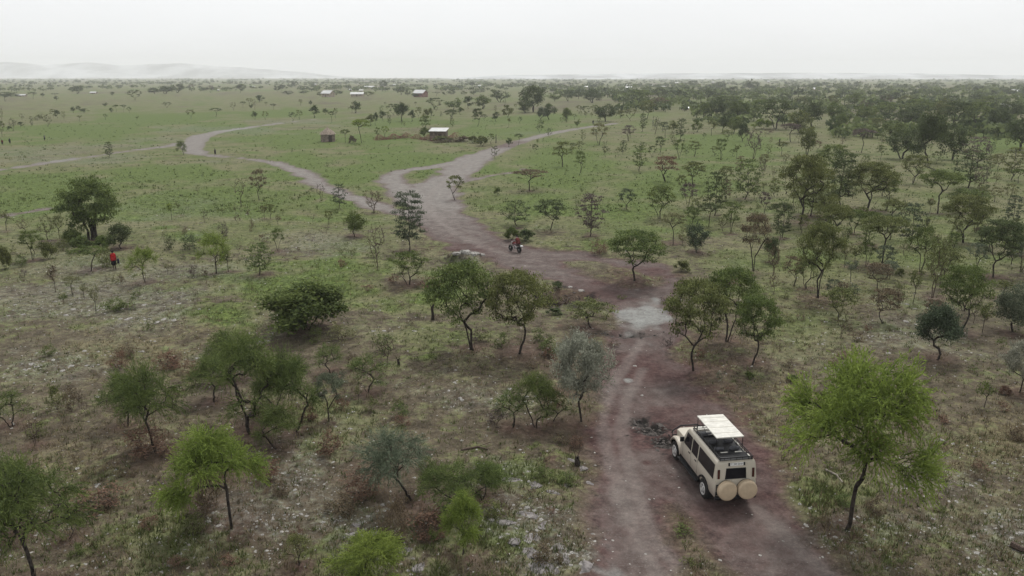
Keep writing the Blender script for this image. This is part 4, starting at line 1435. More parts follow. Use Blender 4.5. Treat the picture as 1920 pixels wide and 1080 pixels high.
M_SEAT = paint('seat_grey', (0.10, 0.10, 0.11), .8, 0, .2, 8.0)
M_TAIL = paint('tail_lamp', (0.055, 0.014, 0.010), .2, 0, .1, 8.0, .6)
M_INK = paint('plate_ink', (0.02, 0.02, 0.02), .7)
def glass_mat():
    t = NT('glass_dark'); n = t.noise(t.new('ShaderNodeTexCoord').outputs['Object'], 2.0, 3.0)
    t.bsdf(t.mix(n, (.006, .006, .008), (.014, .014, .016)), .12, 0, .16); return t.m
M_GLASS = glass_mat()

car = empty('safari_vehicle')
tag(car, 'sand-coloured safari vehicle with raised roof panel and two tan spare wheel covers', 'car')
# lower body: lofted from the tail to the nose, tucked at the sills
def sec(y, hw, zb, zt, r=.05):
    return [(-hw + .05, y, zb), (-hw, y, zb + .12), (-hw, y, zt - .16), (-hw + .03, y, zt), (hw - .03, y, zt), (hw, y, zt - .16), (hw, y, zb + .12), (hw - .05, y, zb)]
m = MB(); m.loft([sec(-1.04, .82, .58, 1.27), (sec(-1.0, .865, .55, 1.28)), sec(0.0, .875, .52, 1.28), sec(2.72, .875, .50, 1.28), sec(2.80, .872, .50, 1.26)])
body = m.done('body', M_SAND, car, True)
# nose: bonnet, narrower than the flared wings
m = MB(); m.loft([[(-.66, 2.79, .62), (-.66, 2.79, 1.27), (-.52, 2.79, 1.34), (.52, 2.79, 1.34), (.66, 2.79, 1.27), (.66, 2.79, .62)],
                  [(-.64, 3.6, .62), (-.64, 3.6, 1.23), (-.50, 3.6, 1.29), (.50, 3.6, 1.29), (.64, 3.6, 1.23), (.64, 3.6, .62)],
                  [(-.60, 4.06, .62), (-.60, 4.06, 1.14), (-.47, 4.06, 1.21), (.47, 4.06, 1.21), (.60, 4.06, 1.14), (.60, 4.06, .62)],
                  [(-.58, 4.10, .66), (-.58, 4.10, 1.08), (-.46, 4.10, 1.12), (.46, 4.10, 1.12), (.58, 4.10, 1.08), (.58, 4.10, .66)]])
m.done('bonnet', M_SAND, car, True)
for sx in (-1, 1):
    m = MB()
    arch = []
    for k in range(11):
        a = math.pi * (k / 10); arch.append((3.46 - .62 * math.cos(a), .55 + .50 * math.sin(a)))
    m.loft([[(sx * .56, y, z - .02) for y, z in arch], [(sx * .84, y, z) for y, z in arch], [(sx * .90, y, z - .05) for y, z in arch], [(sx * .90, y, z - .12) for y, z in arch]], False, False)
    m.done('wing', M_SAND, car, True)
    m = MB(); arch = [(0 - .54 * math.cos(math.pi * k / 10), .50 + .46 * math.sin(math.pi * k / 10)) for k in range(11)]
    m.loft([[(sx * .83, y, z) for y, z in arch], [(sx * .93, y, z - .01) for y, z in arch], [(sx * .93, y, z - .09) for y, z in arch], [(sx * .80, y, z - .10) for y, z in arch]], False, False)
    m.done('wheel_arch', M_BLACK, car, True)
# cabin: raked windscreen, near-vertical tail, rounded roof edge
def cab(z, hw, yf, yr): return [(-hw, yr, z), (-hw, yf, z), (hw, yf, z), (hw, yr, z)]
m = MB(); m.loft([cab(1.275, .855, 2.70, -1.035), cab(1.92, .80, 2.28, -.99), cab(2.03, .765, 2.17, -.955), cab(2.075, .70, 2.06, -.90)])
m.done('cabin', M_SAND, car, True)
def side_x(z): return .855 - (z - 1.275) / (1.92 - 1.275) * .055
def quad_panel(pts, out, name, mat, parent, th=.008):
    m = MB(); v = Vector(out).normalized() * th; m.prism(pts, v); return m.done(name, mat, parent)
for sx in (-1, 1):
    for (ya, yb, yc, yd) in (((2.16, 1.62, 1.62, 2.42)), (1.50, .90, .90, 1.50), (.76, -.84, -.84, .76)):
        z0, z1 = 1.29, 1.88
        P4 = [(sx * (side_x(z0) + .001), yd, z0), (sx * (side_x(z0) + .001), yc, z0), (sx * (side_x(z1) + .001), yb, z1), (sx * (side_x(z1) + .001), ya, z1)]
        w = quad_panel(P4, (sx, 0, .085), 'window', M_GLASS, car)
        cx = sum(p[1] for p in P4) / 4; czz = sum(p[2] for p in P4) / 4
        m = MB()
        loop = [Vector(p) + Vector((sx * .008, 0, 0)) for p in P4]; m.tube(loop + [loop[0]], .012, 4, False); m.done('frame', M_BLACK, w)
    # door seams, handles, mirror, step
    for yy in (2.52, 1.56, .82):
        m = MB(); m.box((sx * .872, yy - .006, .62), (sx * .879, yy + .006, 1.27)); m.done('door_seam', M_BLACK, car)
    for yy in (1.66, .92): MB().box((sx * .872, yy, 1.13), (sx * .90, yy + .16, 1.16)).done('handle', M_BLACK, car)
    MB().box((sx * .88, 2.40, 1.34), (sx * 1.06, 2.46, 1.56), .02).tube([(sx * .84, 2.44, 1.36), (sx * .92, 2.44, 1.40)], .015).done('mirror', M_BLACK, car)
    MB().box((sx * .86, .62, .40), (sx * 1.00, 2.82, .45), .015).box((sx * .80, .62, .45), (sx * .868, 2.82, .57)).done('running_board', M_BLACK, car)
    MB().box((sx * .62, -1.052, .66), (sx * .80, -1.036, .80)).done('mud_flap', M_RUB, car)
    MB().box((sx * .66, -1.052, 1.36), (sx * .755, -1.012, 1.74), .012, Matrix.Rotation(-.07, 3, 'X')).done('tail_light', M_TAIL, car)
# windscreen
m = MB(); m.prism([(-.74, 2.705, 1.33), (.74, 2.705, 1.33), (.70, 2.32, 1.90), (-.70, 2.32, 1.90)], (0, .02, .016)); m.done('windscreen', M_GLASS, car)
# tailgate and its window, number plate above
m = MB(); m.box((-.56, -1.055, .62), (.56, -1.035, 1.26)).done('tailgate', M_SAND, car)
tw = quad_panel([(-.43, -1.025, 1.33), (.43, -1.025, 1.33), (.40, -.996, 1.76), (-.40, -.996, 1.76)], (0, -1, .07), 'window', M_GLASS, car, .012)
lp = [Vector(p) + Vector((0, -.012, 0)) for p in ((-.43, -1.025, 1.33), (.43, -1.025, 1.33), (.40, -.996, 1.76), (-.40, -.996, 1.76))]
MB().tube(lp + [lp[0]], .016, 4, False).done('frame', M_BLACK, tw)
pl = MB().box((-.27, -.012, -.055), (.27, .012, .055)).done('number_plate', M_WHITE, car, loc=(0.02, -.995, 1.93)); pl.rotation_euler = (-.15, 0, 0)
for k, sx in enumerate((-1, 1)): MB().box((sx * .31 - .03, -.02, -.06), (sx * .31 + .03, .012, .06)).done('plate_lamp', M_BLACK, pl)
tx = bpy.data.curves.new('plate_text', 'FONT'); tx.body = 'T 390 DHF'; tx.size = .105; tx.align_x = 'CENTER'; tx.align_y = 'CENTER'; tx.extrude = .002; tx.materials.append(M_INK)
_t = bpy.data.objects.new('plate_text', tx); COL.objects.link(_t); bpy.context.view_layer.update(); _tm = bpy.data.meshes.new_from_object(_t.evaluated_get(bpy.context.evaluated_depsgraph_get())); bpy.data.objects.remove(_t)
to = bpy.data.objects.new('plate_text', _tm); link(to, pl); to.location = (0, -.0145, 0); to.rotation_euler = (math.pi / 2, 0, 0)
# roof hatch, tray rack, raised panel
m = MB()
m.box((-.62, -.35, 2.076), (.62, 1.80, 2.084)); m.done('roof_opening_shade', M_BLACK, car)  # black sheet on the roof, painting the shade inside the open hatch
for yy in (1.35, .62, -.02):
    for sx in (-.32, .32): MB().box((sx - .20, yy - .05, 1.95), (sx + .20, yy + .06, 2.20), .04).done('seat', M_SEAT, car)
rk = MB()
for z, e in ((2.12, 0), (2.22, .0)):
    c = [(-.66, -.98), (-.66, 2.0), (.66, 2.0), (.66, -.98)]
    rk.tube([(a, b, z) for a, b in c] + [(*c[0], z)], .022, 5)
for yy in np.linspace(-.95, 1.95, 9):
    for sx in (-1, 1): rk.tube([(sx * .66, yy, 2.06), (sx * .66, yy, 2.22)], .013, 4)
for yy in (-.98, 2.0):
    for xx in (-.5, -.25, 0, .25, .5): rk.tube([(xx, yy, 2.10), (xx, yy, 2.22)], .012, 4)
rack = rk.done('roof_rack', M_BLACK, car)
MB().box((-.64, -.96, 2.095), (.64, -.42, 2.125), .01).done('rack_tray', M_BLACK, car)
for yy in np.linspace(-.95, -.47, 6): MB().box((-.62, yy - .02, 2.127), (.62, yy + .02, 2.140)).done('slat', M_BLACK, rack)
for a, b in (((-.42, -.40, 2.13), (-.12, -.36, 2.16)), ((.18, -.40, 2.13), (.48, -.36, 2.16)), ((.57, .2, 2.13), (.62, .55, 2.16)), ((.57, .75, 2.13), (.62, .95, 2.16)), ((.58, -.9, 2.142), (.63, -.62, 2.165)), ((-.28, 1.25, 2.13), (.1, 1.6, 2.16)), ((-.5, 1.85, 2.1), (.30, 2.15, 2.125))):
    MB().box(a, b, .008).done('roof_trim', M_CREAM, car)
pn = MB().box((-.575, -.28, 2.70), (.575, 1.90, 2.755), .02).done('roof_panel', M_CREAM, car, True)
for yy in (.12, .66, 1.22, 1.62): MB().box((-.52, yy - .012, 2.754), (.52, yy + .012, 2.762)).done('rib', paint('roof_seam', (.47, .44, .37), .6), pn)
for sx in (-1, 1):
    for yy in (-.22, 1.82): MB().tube([(sx * .55, yy, 2.07), (sx * .55, yy, 2.70)], .014, 5).done('strut', M_BLACK, car)
    MB().tube([(sx * .55, .1, 2.10), (sx * .55, 1.5, 2.69)], .010, 4).tube([(sx * .55, 1.5, 2.10), (sx * .55, .1, 2.69)], .010, 4).done('strut', M_BLACK, car)
# wheels
def wheel(x, y, sx, R=.41):
    tq = MB().lathe([(.24, -.12), (R - .05, -.13), (R, -.10), (R, .10), (R - .05, .13), (.24, .12)], 28, 'x').done('wheel', M_RUB, car, True, (x, y, R - .012))
    MB().lathe([(.02, sx * .150), (.09, sx * .150), (.10, sx * .125), (.21, sx * .124), (.25, sx * .145), (.26, sx * .12)], 24, 'x').done('rim', M_RIM, tq, True)
    for k in range(5):
        a = k * 1.2566; MB().box((-.02, -.035, -.03), (.02, .035, .03)).done('rim_slot', M_BLACK, tq, False, (sx * .11, .155 * math.cos(a), .155 * math.sin(a)))
for sx in (-1, 1):
    for y in (0, 3.46): wheel(sx * .78, y, sx)
# rear spare wheels in tan covers on black carriers
for sx, yy in ((-.40, -1.22), (.42, -1.22)):
    o = MB().lathe([(.02, -.145), (.30, -.145), (.355, -.13), (.39, -.09), (.395, .08), (.37, .12), (.02, .12)], 36, 'y').done('spare_cover', M_TAN, car, True, (sx, yy, .93))
    o.rotation_euler = (-.04, 0, .10 if sx < 0 else -.06)
    MB().lathe([(.34, .10), (.385, .11), (.385, .13), (.10, .135)], 28, 'y').box((-.06, .12, -.3), (.06, .19, .25)).done('carrier', M_BLACK, o, True)
MB().box((-.84, -1.17, .50), (.84, -1.03, .62), .03).tube([(-.80, -1.10, .60), (-.80, -1.10, 1.12), (-.2, -1.10, 1.12)], .025).done('rear_bumper', M_BLACK, car)
MB().box((-.55, -.9, .38), (.55, 3.9, .60)).box((-.09, -.1, .30), (.09, .1, .5)).box((-.7, -.06, .34), (.7, .06, .46)).box((-.7, 3.40, .34), (.7, 3.52, .46)).done('chassis', M_RUB, car)
MB().tube([(-.78, 4.16, .55), (-.78, 4.20, 1.02), (-.40, 4.22, 1.24), (.40, 4.22, 1.24), (.78, 4.20, 1.02), (.78, 4.16, .55)], .032).tube([(-.78, 4.2, .82), (.78, 4.2, .82)], .028).box((-.84, 4.06, .48), (.84, 4.22, .68), .03).done('bull_bar', M_BLACK, car)
MB().tube([(.80, 3.0, 1.15), (.86, 2.75, 1.3), (.80, 2.32, 2.02), (.80, 2.36, 2.18)], .035).done('snorkel', M_BLACK, car)
for sx in (-1, 1): MB().lathe([(.10, 0), (.10, .03), (.02, .045)], 16, 'y', (sx * .44, 4.10, .96)).done('headlight', M_RIM, car, True)
car_rz = math.radians(7.9)
car.location = (7.86 + .80 * math.cos(car_rz), 29.57 + .80 * math.sin(car_rz), 0.0); car.rotation_euler = (0, 0, car_rz)
_w = [car.matrix_basis @ Vector((a, b, 0)) for a in (-.78, .78) for b in (0, 3.46)]
car.location.z = float(np.mean([hz(q.x, q.y) for q in _w])) + .01
# ------------------------------------------------------------------ people, motorbike, homesteads, stumps
M_SKIN = paint('skin_dark', (0.060, 0.036, 0.026), .6, 0, .1)
def cloth(name, col): return paint(name, col, .85, 0, .25, 7.0, .1)
M_RED = cloth('cloth_red', (0.36, 0.020, 0.022)); M_BLK = cloth('cloth_black', (0.012, 0.012, 0.016)); M_NAVY = cloth('cloth_navy', (0.016, 0.020, 0.034))
M_RUST = cloth('cloth_rust', (0.11, 0.032, 0.028)); M_GREY = cloth('cloth_grey', (0.10, 0.10, 0.11)); M_PINK = cloth('cloth_mauve', (0.25, 0.17, 0.18)); M_HAIR = cloth('hair', (.012, .010, .009))
def skin_body(name, joints, edges, parent, mat, sub=1):
    me = bpy.data.meshes.new(name); keys = list(joints); me.from_pydata([joints[k][:3] for k in keys], [(keys.index(a), keys.index(b)) for a, b in edges], [])
    me.materials.append(mat); o = bpy.data.objects.new(name, me); link(o, parent)
    o.modifiers.new('skin', 'SKIN'); ss = o.modifiers.new('sub', 'SUBSURF'); ss.levels = sub; ss.render_levels = sub
    sv = me.skin_vertices[0] if len(me.skin_vertices) else me.attributes.new('x', 'FLOAT', 'POINT')
    if not len(me.skin_vertices):
        bpy.context.view_layer.objects.active = o; o.select_set(True); bpy.ops.mesh.customdata_skin_add()
    for k, q in enumerate(keys): me.skin_vertices[0].data[k].radius = joints[q][3:5]
    me.skin_vertices[0].data[keys.index('pelvis')].use_root = True
    dg = bpy.context.evaluated_depsgraph_get(); m2 = bpy.data.meshes.new_from_object(o.evaluated_get(dg))
    o.modifiers.clear(); o.data = m2
    for p in m2.polygons: p.use_smooth = True
    return o
EDGES = [('pelvis', 'waist'), ('waist', 'chest'), ('chest', 'neck'), ('neck', 'head'), ('head', 'crown'), ('pelvis', 'hl'), ('hl', 'kl'), ('kl', 'al'), ('al', 'tl'), ('pelvis', 'hr'), ('hr', 'kr'), ('kr', 'ar'), ('ar', 'tr'),
         ('chest', 'sl'), ('sl', 'el'), ('el', 'wl'), ('chest', 'sr'), ('sr', 'er'), ('er', 'wr')]
def hand(o, w, d, name='hand'):
    """palm with four fingers and a thumb, slightly curled, at wrist w pointing along d"""
    w = Vector(w); d = Vector(d).normalized(); s = d.cross(Vector((0, 1, 0.2))).normalized(); n = d.cross(s); m = MB()
    m.tube([w, w + d * .04, w + d * .09], [.022, .036, .034], 6)
    for k in range(4):
        b = w + d * .085 + s * (.045 - .03 * k) * .9; L = (.065, .078, .074, .056)[k]
        m.tube([b, b + d * L * .55 + n * .008, b + d * L * .8 + n * .035], [.0085, .008, .006], 5)
    b = w + d * .03 + s * .034; m.tube([b, b + s * .03 + d * .035, b + s * .035 + d * .065 + n * .02], [.010, .009, .007], 5)
    return m.done(name, M_SKIN, o, True)
def head_bits(o, c, f):
    """eyes, nose, ears and close hair on a head centred at c that looks along f"""
    c = Vector(c); f = Vector(f).normalized(); s = f.cross(Vector((0, 0, 1))).normalized(); m = MB()
    m.tube([c + f * .085 + Vector((0, 0, .0)), c + f * .112 - Vector((0, 0, .035))], [.010, .018], 5)
    for k in (-1, 1): m.tube([c + s * k * .082 + Vector((0, 0, -.02)), c + s * k * .095, c + s * k * .082 + Vector((0, 0, .025))], .014, 5)
    m.tube([c + f * .088 + s * .025 - Vector((0, 0, .065)), c + f * .088 - s * .025 - Vector((0, 0, .065))], .009, 5)
    m.done('face', M_SKIN, o, True)
    m = MB()
    for k in (-1, 1): m.tube([c + f * .080 + s * k * .034, c + f * .094 + s * k * .034], .011, 5)
    m.done('eyes', M_HAIR, o)
    m = MB(); m.lathe([(.088, -.01), (.098, .03), (.085, .085), (.05, .118), (.004, .13)], 12, 'z', c - f * .014); m.done('hair', M_HAIR, o, True)
def drape(name, rings, mat, parent, seed=1, n=18, fold=.10):
    """cloth hung round the body: rings of (z, rx, ry, cx, cy)"""
    rs = np.random.default_rng(seed); ph = rs.uniform(0, 6, 3); out = []
    for i, (z, rx, ry, cx, cy) in enumerate(rings):
        q = i / (len(rings) - 1); out.append([(cx + math.cos(a) * rx * (1 + fold * q * math.sin(5 * a + ph[0]) + fold * .6 * q * math.sin(8 * a + ph[1])), cy + math.sin(a) * ry * (1 + fold * q * math.sin(5 * a + ph[0])), z + .03 * q * math.sin(3 * a + ph[2])) for a in np.linspace(0, 6.2832, n, endpoint=False)])
    m = MB(); m.loft(out, True, False); o = m.done(name, mat, parent, True); md = o.modifiers.new('thick', 'SOLIDIFY'); md.thickness = .012; return o
def walker(u, v, h, face, label, top, low, seed, bag=None, stick=True):
    x, y, z = place(u, v); H = tall(v, h, y) - z; s = min(1.06, max(.86, H / 1.74))
    p = empty('person', (x, y, z), face, (s, s, s)); tag(p, label, 'person', 'people walking on the plain')
    J = {'pelvis': (0, 0, .93, .15, .12), 'waist': (0, .01, 1.10, .14, .11), 'chest': (0, 0, 1.33, .17, .12), 'neck': (0, .01, 1.50, .055, .055), 'head': (0, .025, 1.62, .085, .10), 'crown': (0, .02, 1.70, .06, .07),
         'hl': (-.09, 0, .86, .095, .095), 'kl': (-.10, .10, .49, .06, .06), 'al': (-.10, .02, .09, .038, .038), 'tl': (-.10, .16, .035, .04, .03),
         'hr': (.09, 0, .86, .095, .095), 'kr': (.10, .0, .48, .06, .06), 'ar': (.10, -.20, .10, .038, .038), 'tr': (.10, -.07, .035, .04, .03),
         'sl': (-.19, 0, 1.42, .06, .06), 'el': (-.25, -.03, 1.15, .045, .045), 'wl': (-.26, .09, .93, .03, .03), 'sr': (.19, 0, 1.42, .06, .06), 'er': (.25, .02, 1.15, .045, .045), 'wr': (.24, .20, 1.02, .03, .03)}
    b = skin_body('body', J, EDGES, p, M_SKIN); hand(p, (-.26, .09, .93), (0, .2, -1)); hand(p, (.24, .20, 1.02), (0, .6, -.5)); head_bits(p, (0, .03, 1.62), (0, 1, -.05))
    drape('cloak', [(1.53, .08, .08, 0, .01), (1.46, .19, .13, 0, 0), (1.32, .235, .16, 0, 0), (1.10, .245, .18, 0, .02), (.95, .235, .19, 0, .02), (.86, .23, .19, .01, .02)], top, p, seed)
    drape('wrap', [(1.02, .19, .16, 0, .0), (.80, .205, .17, 0, .01), (.62, .205, .19, 0, 0), (.46, .20, .20, 0, 0)], low, p, seed + 3)
    if stick:
        st = MB().tube([(.27, .26, 0), (.27, .26, 1.35)], .012, 5).done('walking_stick', M_BARK2, None); st.location = (x, y, z); st.rotation_euler = (0, 0, face); st.scale = (s, s, s)
        tag(st, 'thin walking stick held by the ' + label.split(' walking')[0].replace('person in a ', '') .replace('person in ', '') + ' walker', 'stick')
    if bag:
        bg = MB().box((-.10, -.16, .55), (.06, .16, .95), .05).tube([(-.02, -.1, .93), (-.02, 0, 1.12), (-.02, .1, .93)], .012).done('bag', M_NAVY, None, True); bg.location = Vector((x, y, z)) + Matrix.Rotation(face, 3, 'Z') @ Vector((bag * .36 * s, 0, 0)); bg.rotation_euler = (0, 0, face); tag(bg, 'dark bag hanging at the side of the red-cloaked walker', 'bag')
    return p
walker(215, 506, 36, math.radians(200), 'person in a red cloak walking over the stony ground', M_RED, M_BLK, 1, bag=-1, stick=False)
walker(404, 292, 13, math.radians(75), 'person in a black cloak walking on the curved road', M_BLK, M_BLK, 2)
walker(19, 270, 7.5, math.radians(60), 'person in dark clothes walking far out on the plain, small', M_NAVY, M_BLK, 4, None, False)
walker(84, 264, 8.5, math.radians(-50), 'person in dark grey clothes walking on the grass before the saplings', M_GREY, M_BLK, 5, None, False)
walker(5, 272, 7, math.radians(30), 'person in brown clothes walking at the plain edge beside another walker', M_RUST, M_BLK, 6, None, False)
walker(1112, 234, 9, math.radians(150), 'person in dark clothes standing on the side road by the round bush', M_NAVY, M_GREY, 7, None, False)

# motorbike and its rider
bk = empty('motorbike'); tag(bk, 'black motorbike ridden along the dirt road with a white rear carrier', 'motorbike')
for yy in (0, 1.30):
    wq = MB().lathe([(.22, -.05), (.29, -.055), (.315, 0), (.29, .055), (.22, .05)], 20, 'x').done('wheel', M_RUB, bk, True, (0, yy, .31))
    sp = MB()
    for k in range(8): a = k * .7854; sp.tube([(0, 0, 0), (0, .25 * math.cos(a), .25 * math.sin(a))], .006, 4)
    sp.lathe([(.02, -.06), (.06, -.05), (.06, .05), (.02, .06)], 10, 'x').lathe([(.225, -.03), (.25, -.02), (.25, .02), (.225, .03)], 20, 'x').done('rim', M_RIM, wq)
MB().tube([(0, 0, .31), (0, .45, .40), (0, .75, .36), (0, 1.05, .80)], .035).tube([(0, .1, .70), (0, .55, .66), (0, 1.02, .84)], .03).tube([(.1, 0, .31), (.1, .08, .68)], .02).tube([(-.1, 0, .31), (-.1, .08, .68)], .02).done('frame', M_BLACK, bk)
MB().box((-.11, .42, .30), (.11, .82, .58), .04).done('engine', M_RIM, bk)
MB().loft([[(-.06, .52, .68), (-.12, .55, .78), (-.08, .55, .88), (.08, .55, .88), (.12, .55, .78), (.06, .52, .68)], [(-.08, .75, .68), (-.15, .78, .80), (-.10, .76, .94), (.10, .76, .94), (.15, .78, .80), (.08, .75, .68)], [(-.05, 1.0, .74), (-.09, 1.0, .82), (-.06, 1.0, .90), (.06, 1.0, .90), (.09, 1.0, .82), (.05, 1.0, .74)]]).done('fuel_tank', cloth('tank_red', (.10, .012, .012)), bk, True)
MB().loft([[(-.10, -.25, .74), (-.12, -.25, .82), (.12, -.25, .82), (.10, -.25, .74)], [(-.12, .1, .70), (-.13, .1, .79), (.13, .1, .79), (.12, .1, .70)], [(-.09, .56, .70), (-.09, .56, .80), (.09, .56, .80), (.09, .56, .70)]]).done('seat', M_BLACK, bk, True)
for sx in (-1, 1): MB().tube([(sx * .06, 1.30, .31), (sx * .06, 1.08, .90)], .018).tube([(sx * .02, 1.05, .96), (sx * .18, 1.02, 1.02), (sx * .36, .92, 1.01)], .014).done('fork', M_RIM, bk)
MB().lathe([(.02, -.06), (.08, -.05), (.09, .04), (.06, .06)], 12, 'y', (0, 1.18, .90)).done('headlight', M_RIM, bk, True)
MB().tube([(.12, .55, .34), (.14, .1, .33), (.15, -.28, .42)], [.02, .03, .035]).done('exhaust', M_RIM, bk)
MB().box((-.11, -.48, .66), (.11, -.24, .78), .03).done('carrier', M_WHITE, bk, True)
MB().loft([[(-.07, .30 * math.cos(a), .31 + .36 * math.sin(a)) for a in np.linspace(.5, 2.6, 8)], [(.07, .30 * math.cos(a), .31 + .36 * math.sin(a)) for a in np.linspace(.5, 2.6, 8)]], False, False).done('mudguard', M_BLACK, bk)
A_, B_ = np.array(flat(956, 468.5)), np.array(flat(973.5, 473))
_d = A_ - B_; b_rz = math.atan2(-_d[0], _d[1])
bk.location = (B_[0], B_[1], hz(*B_) + .005); bk.rotation_euler = (0, 0, b_rz)
rd = empty('person', bk.location, b_rz); tag(rd, 'person in a rust-red jacket riding the motorbike', 'person')
J = {'pelvis': (0, .18, .90, .15, .13), 'waist': (0, .20, 1.06, .15, .12), 'chest': (0, .28, 1.28, .17, .13), 'neck': (0, .33, 1.45, .055, .055), 'head': (0, .37, 1.58, .085, .10), 'crown': (0, .365, 1.66, .06, .07),
     'hl': (-.12, .22, .86, .09, .09), 'kl': (-.19, .64, .78, .065, .065), 'al': (-.17, .50, .38, .045, .045), 'tl': (-.17, .64, .31, .045, .035), 'hr': (.12, .22, .86, .09, .09), 'kr': (.19, .64, .78, .065, .065), 'ar': (.17, .50, .38, .045, .045), 'tr': (.17, .64, .31, .045, .035),
     'sl': (-.20, .32, 1.37, .065, .065), 'el': (-.32, .54, 1.16, .05, .05), 'wl': (-.34, .86, 1.06, .032, .032), 'sr': (.20, .32, 1.37, .065, .065), 'er': (.32, .54, 1.16, .05, .05), 'wr': (.34, .86, 1.06, .032, .032)}
skin_body('body', J, EDGES, rd, M_PINK); hand(rd, (-.34, .86, 1.06), (-.1, .6, -.35)); hand(rd, (.34, .86, 1.06), (.1, .6, -.35)); head_bits(rd, (0, .38, 1.58), (0, 1, -.1))
drape('jacket', [(1.46, .075, .075, 0, .33), (1.40, .22, .14, 0, .31), (1.26, .25, .19, 0, .27), (1.06, .22, .18, 0, .20), (.88, .25, .22, 0, .16)], M_RUST, rd, 9, 18, .05)

# thatched hut, shed and brush fences of the homestead
M_MUD = paint('wall_mud', (0.20, 0.165, 0.135), .95, 0, .3, 2.0, .1); M_THATCH = paint('thatch', (0.25, 0.205, 0.165), .95, 0, .35, 5.0, .1)
M_TIN = paint('roof_tin', (0.50, 0.50, 0.48), .4, .3, .12, 1.2); M_BRICKW = paint('wall_brick_red', (0.22, 0.11, 0.10), .9, 0, .2, 1.0); M_PLAST = paint('wall_plaster', (0.34, 0.28, 0.22), .9, 0, .2, 1.0); M_WOOD = paint('wood_dark', (0.055, 0.042, 0.034), .9, 0, .3, 6.0)
def px_m(v): x, y = flat(960, v); return (y * CP + CAM_H * SP) / F_PX
k_ = px_m(266); x, y, z = place(612, 266)
hut = empty('thatched_hut', (x, y + 2, z)); tag(hut, 'round mud hut with a low conical thatched roof on the grass', 'hut')
R = 13.2 * k_
MB().lathe([(R, -.2), (R * 1.01, 1.0), (R * .98, 2.05), (R * .8, 2.06)], 22).done('wall', M_MUD, hut)
th_ = MB(); rs_h = random.Random(4)
for lay, (r0, z0, r1, z1) in enumerate(((R * 1.20, 1.92, R * .80, 2.55), (R * .88, 2.46, R * .44, 3.10), (R * .52, 3.0, .06, 3.62))):
    th_.loft([[(r0 * (1 + rs_h.uniform(-.04, .04)) * math.cos(a), r0 * math.sin(a), z0 + rs_h.uniform(-.07, .04)) for a in np.linspace(0, 6.2832, 40, endpoint=False)], [(r1 * math.cos(a), r1 * math.sin(a), z1) for a in np.linspace(0, 6.2832, 40, endpoint=False)]], True, False)
th_.lathe([(.14, 3.5), (.12, 3.75), (.03, 3.85)], 8).done('roof', M_THATCH, hut)
d_ = MB().box((.7, -R - .02, -.1), (1.35, -R + .3, 1.6)).done('door', M_WOOD, hut); MB().tube([(.64, -R - .03, -.1), (.64, -R - .03, 1.68), (1.41, -R - .03, 1.68), (1.41, -R - .03, -.1)], .05, 5).done('frame', M_WOOD, d_)
x, y, z = place(822, 264); shed = empty('metal_roofed_shed', (x, y + 2, z), math.radians(-6)); tag(shed, 'small mud shed with a pale sloping metal roof behind the brush fence', 'shed')
hw, hd = 14.8 * k_, 2.0
MB().prism([(-hw, -hd, -.2), (-hw, -hd, 2.55), (-hw, hd, 3.0), (-hw, hd, -.2)], (2 * hw, 0, 0)).done('wall', paint('wall_shed', (.16, .125, .10), .9, 0, .35, 1.2), shed)
rf = MB(); nn = 24
rf.loft([[(-hw - .35 + (2 * hw + .7) * i / nn, yy, zz + .03 * (i % 2)) for i in range(nn + 1)] for yy, zz in ((-hd - .5, 2.52), (hd + .4, 3.16))], False, False); o = rf.done('roof', M_TIN, shed); o.modifiers.new('t', 'SOLIDIFY').thickness = .03
for i in range(4):
    xx = -hw + (2 * hw) * i / 3; MB().tube([(xx, -hd - .06, -.2), (xx, -hd - .06, 2.55)], .06, 5).done('post', M_WOOD, shed)
MB().box((.2, -hd - .05, -.1), (1.1, -hd + .02, 1.85)).done('door', M_WOOD, shed)
M_BRUSH = [leaf_mat('brush_red', (0.12, 0.050, 0.044), (0.27, 0.125, 0.110), .1), leaf_mat('brush_brown', (0.07, 0.055, 0.040), (0.16, 0.125, 0.095), .1)]
def brush(pts, hgt, wid, label, mat, n, seed, nm='brush_fence'):
    """heaped cut thorn branches along a line"""
    rs = np.random.default_rng(seed); W_ = np.array([flat(u, v) for u, v in pts]); seg = rs.integers(0, len(W_) - 1, n); q = rs.random(n)[:, None]
    c = W_[seg] * (1 - q) + W_[seg + 1] * q + rs.normal(0, wid, (n, 2)) * .5; zz = height(c[:, 0], c[:, 1]) + hgt * rs.random(n) ** 1.2 * (.7 + .3 * np.sin(c[:, 0] * 1.9))
    p = np.column_stack([c, zz]); ax = unit(rs.normal(0, 1, (n, 3)) * np.array([1, 1, .6])); o0 = p.mean(0); o0[2] = 0
    me = leaves(nm, p - o0, ax, .75, .05, rs.random(n), mat, rs); o = bpy.data.objects.new(nm, me); link(o); o.location = o0
    return tag(o, label, 'fence' if 'fence' in nm else 'brush', 'brush fences of the homestead')
brush([(704, 263), (735, 261), (768, 259)], 1.5, .7, 'long red-brown fence of heaped thorn branches before the saplings', M_BRUSH[0], 1500, 1)
brush([(772, 260), (795, 262), (812, 261)], 1.5, .8, 'short red-brown fence of heaped thorn branches joining the metal-roofed shed', M_BRUSH[0], 800, 2)
brush([(808, 264), (835, 262), (856, 258)], 1.6, 1.2, 'red-brown heap of thorn branches in front of the metal-roofed shed', M_BRUSH[0], 1100, 3)
brush([(815, 268), (850, 267), (876, 265)], 1.1, .7, 'dull brown fence of heaped branches between shed and road', M_BRUSH[1], 900, 4)
brush([(1560, 238), (1585, 236), (1605, 238)], 1.4, .8, 'reddish brush fence at the edge of the woodland clearing', M_BRUSH[0], 600, 5)
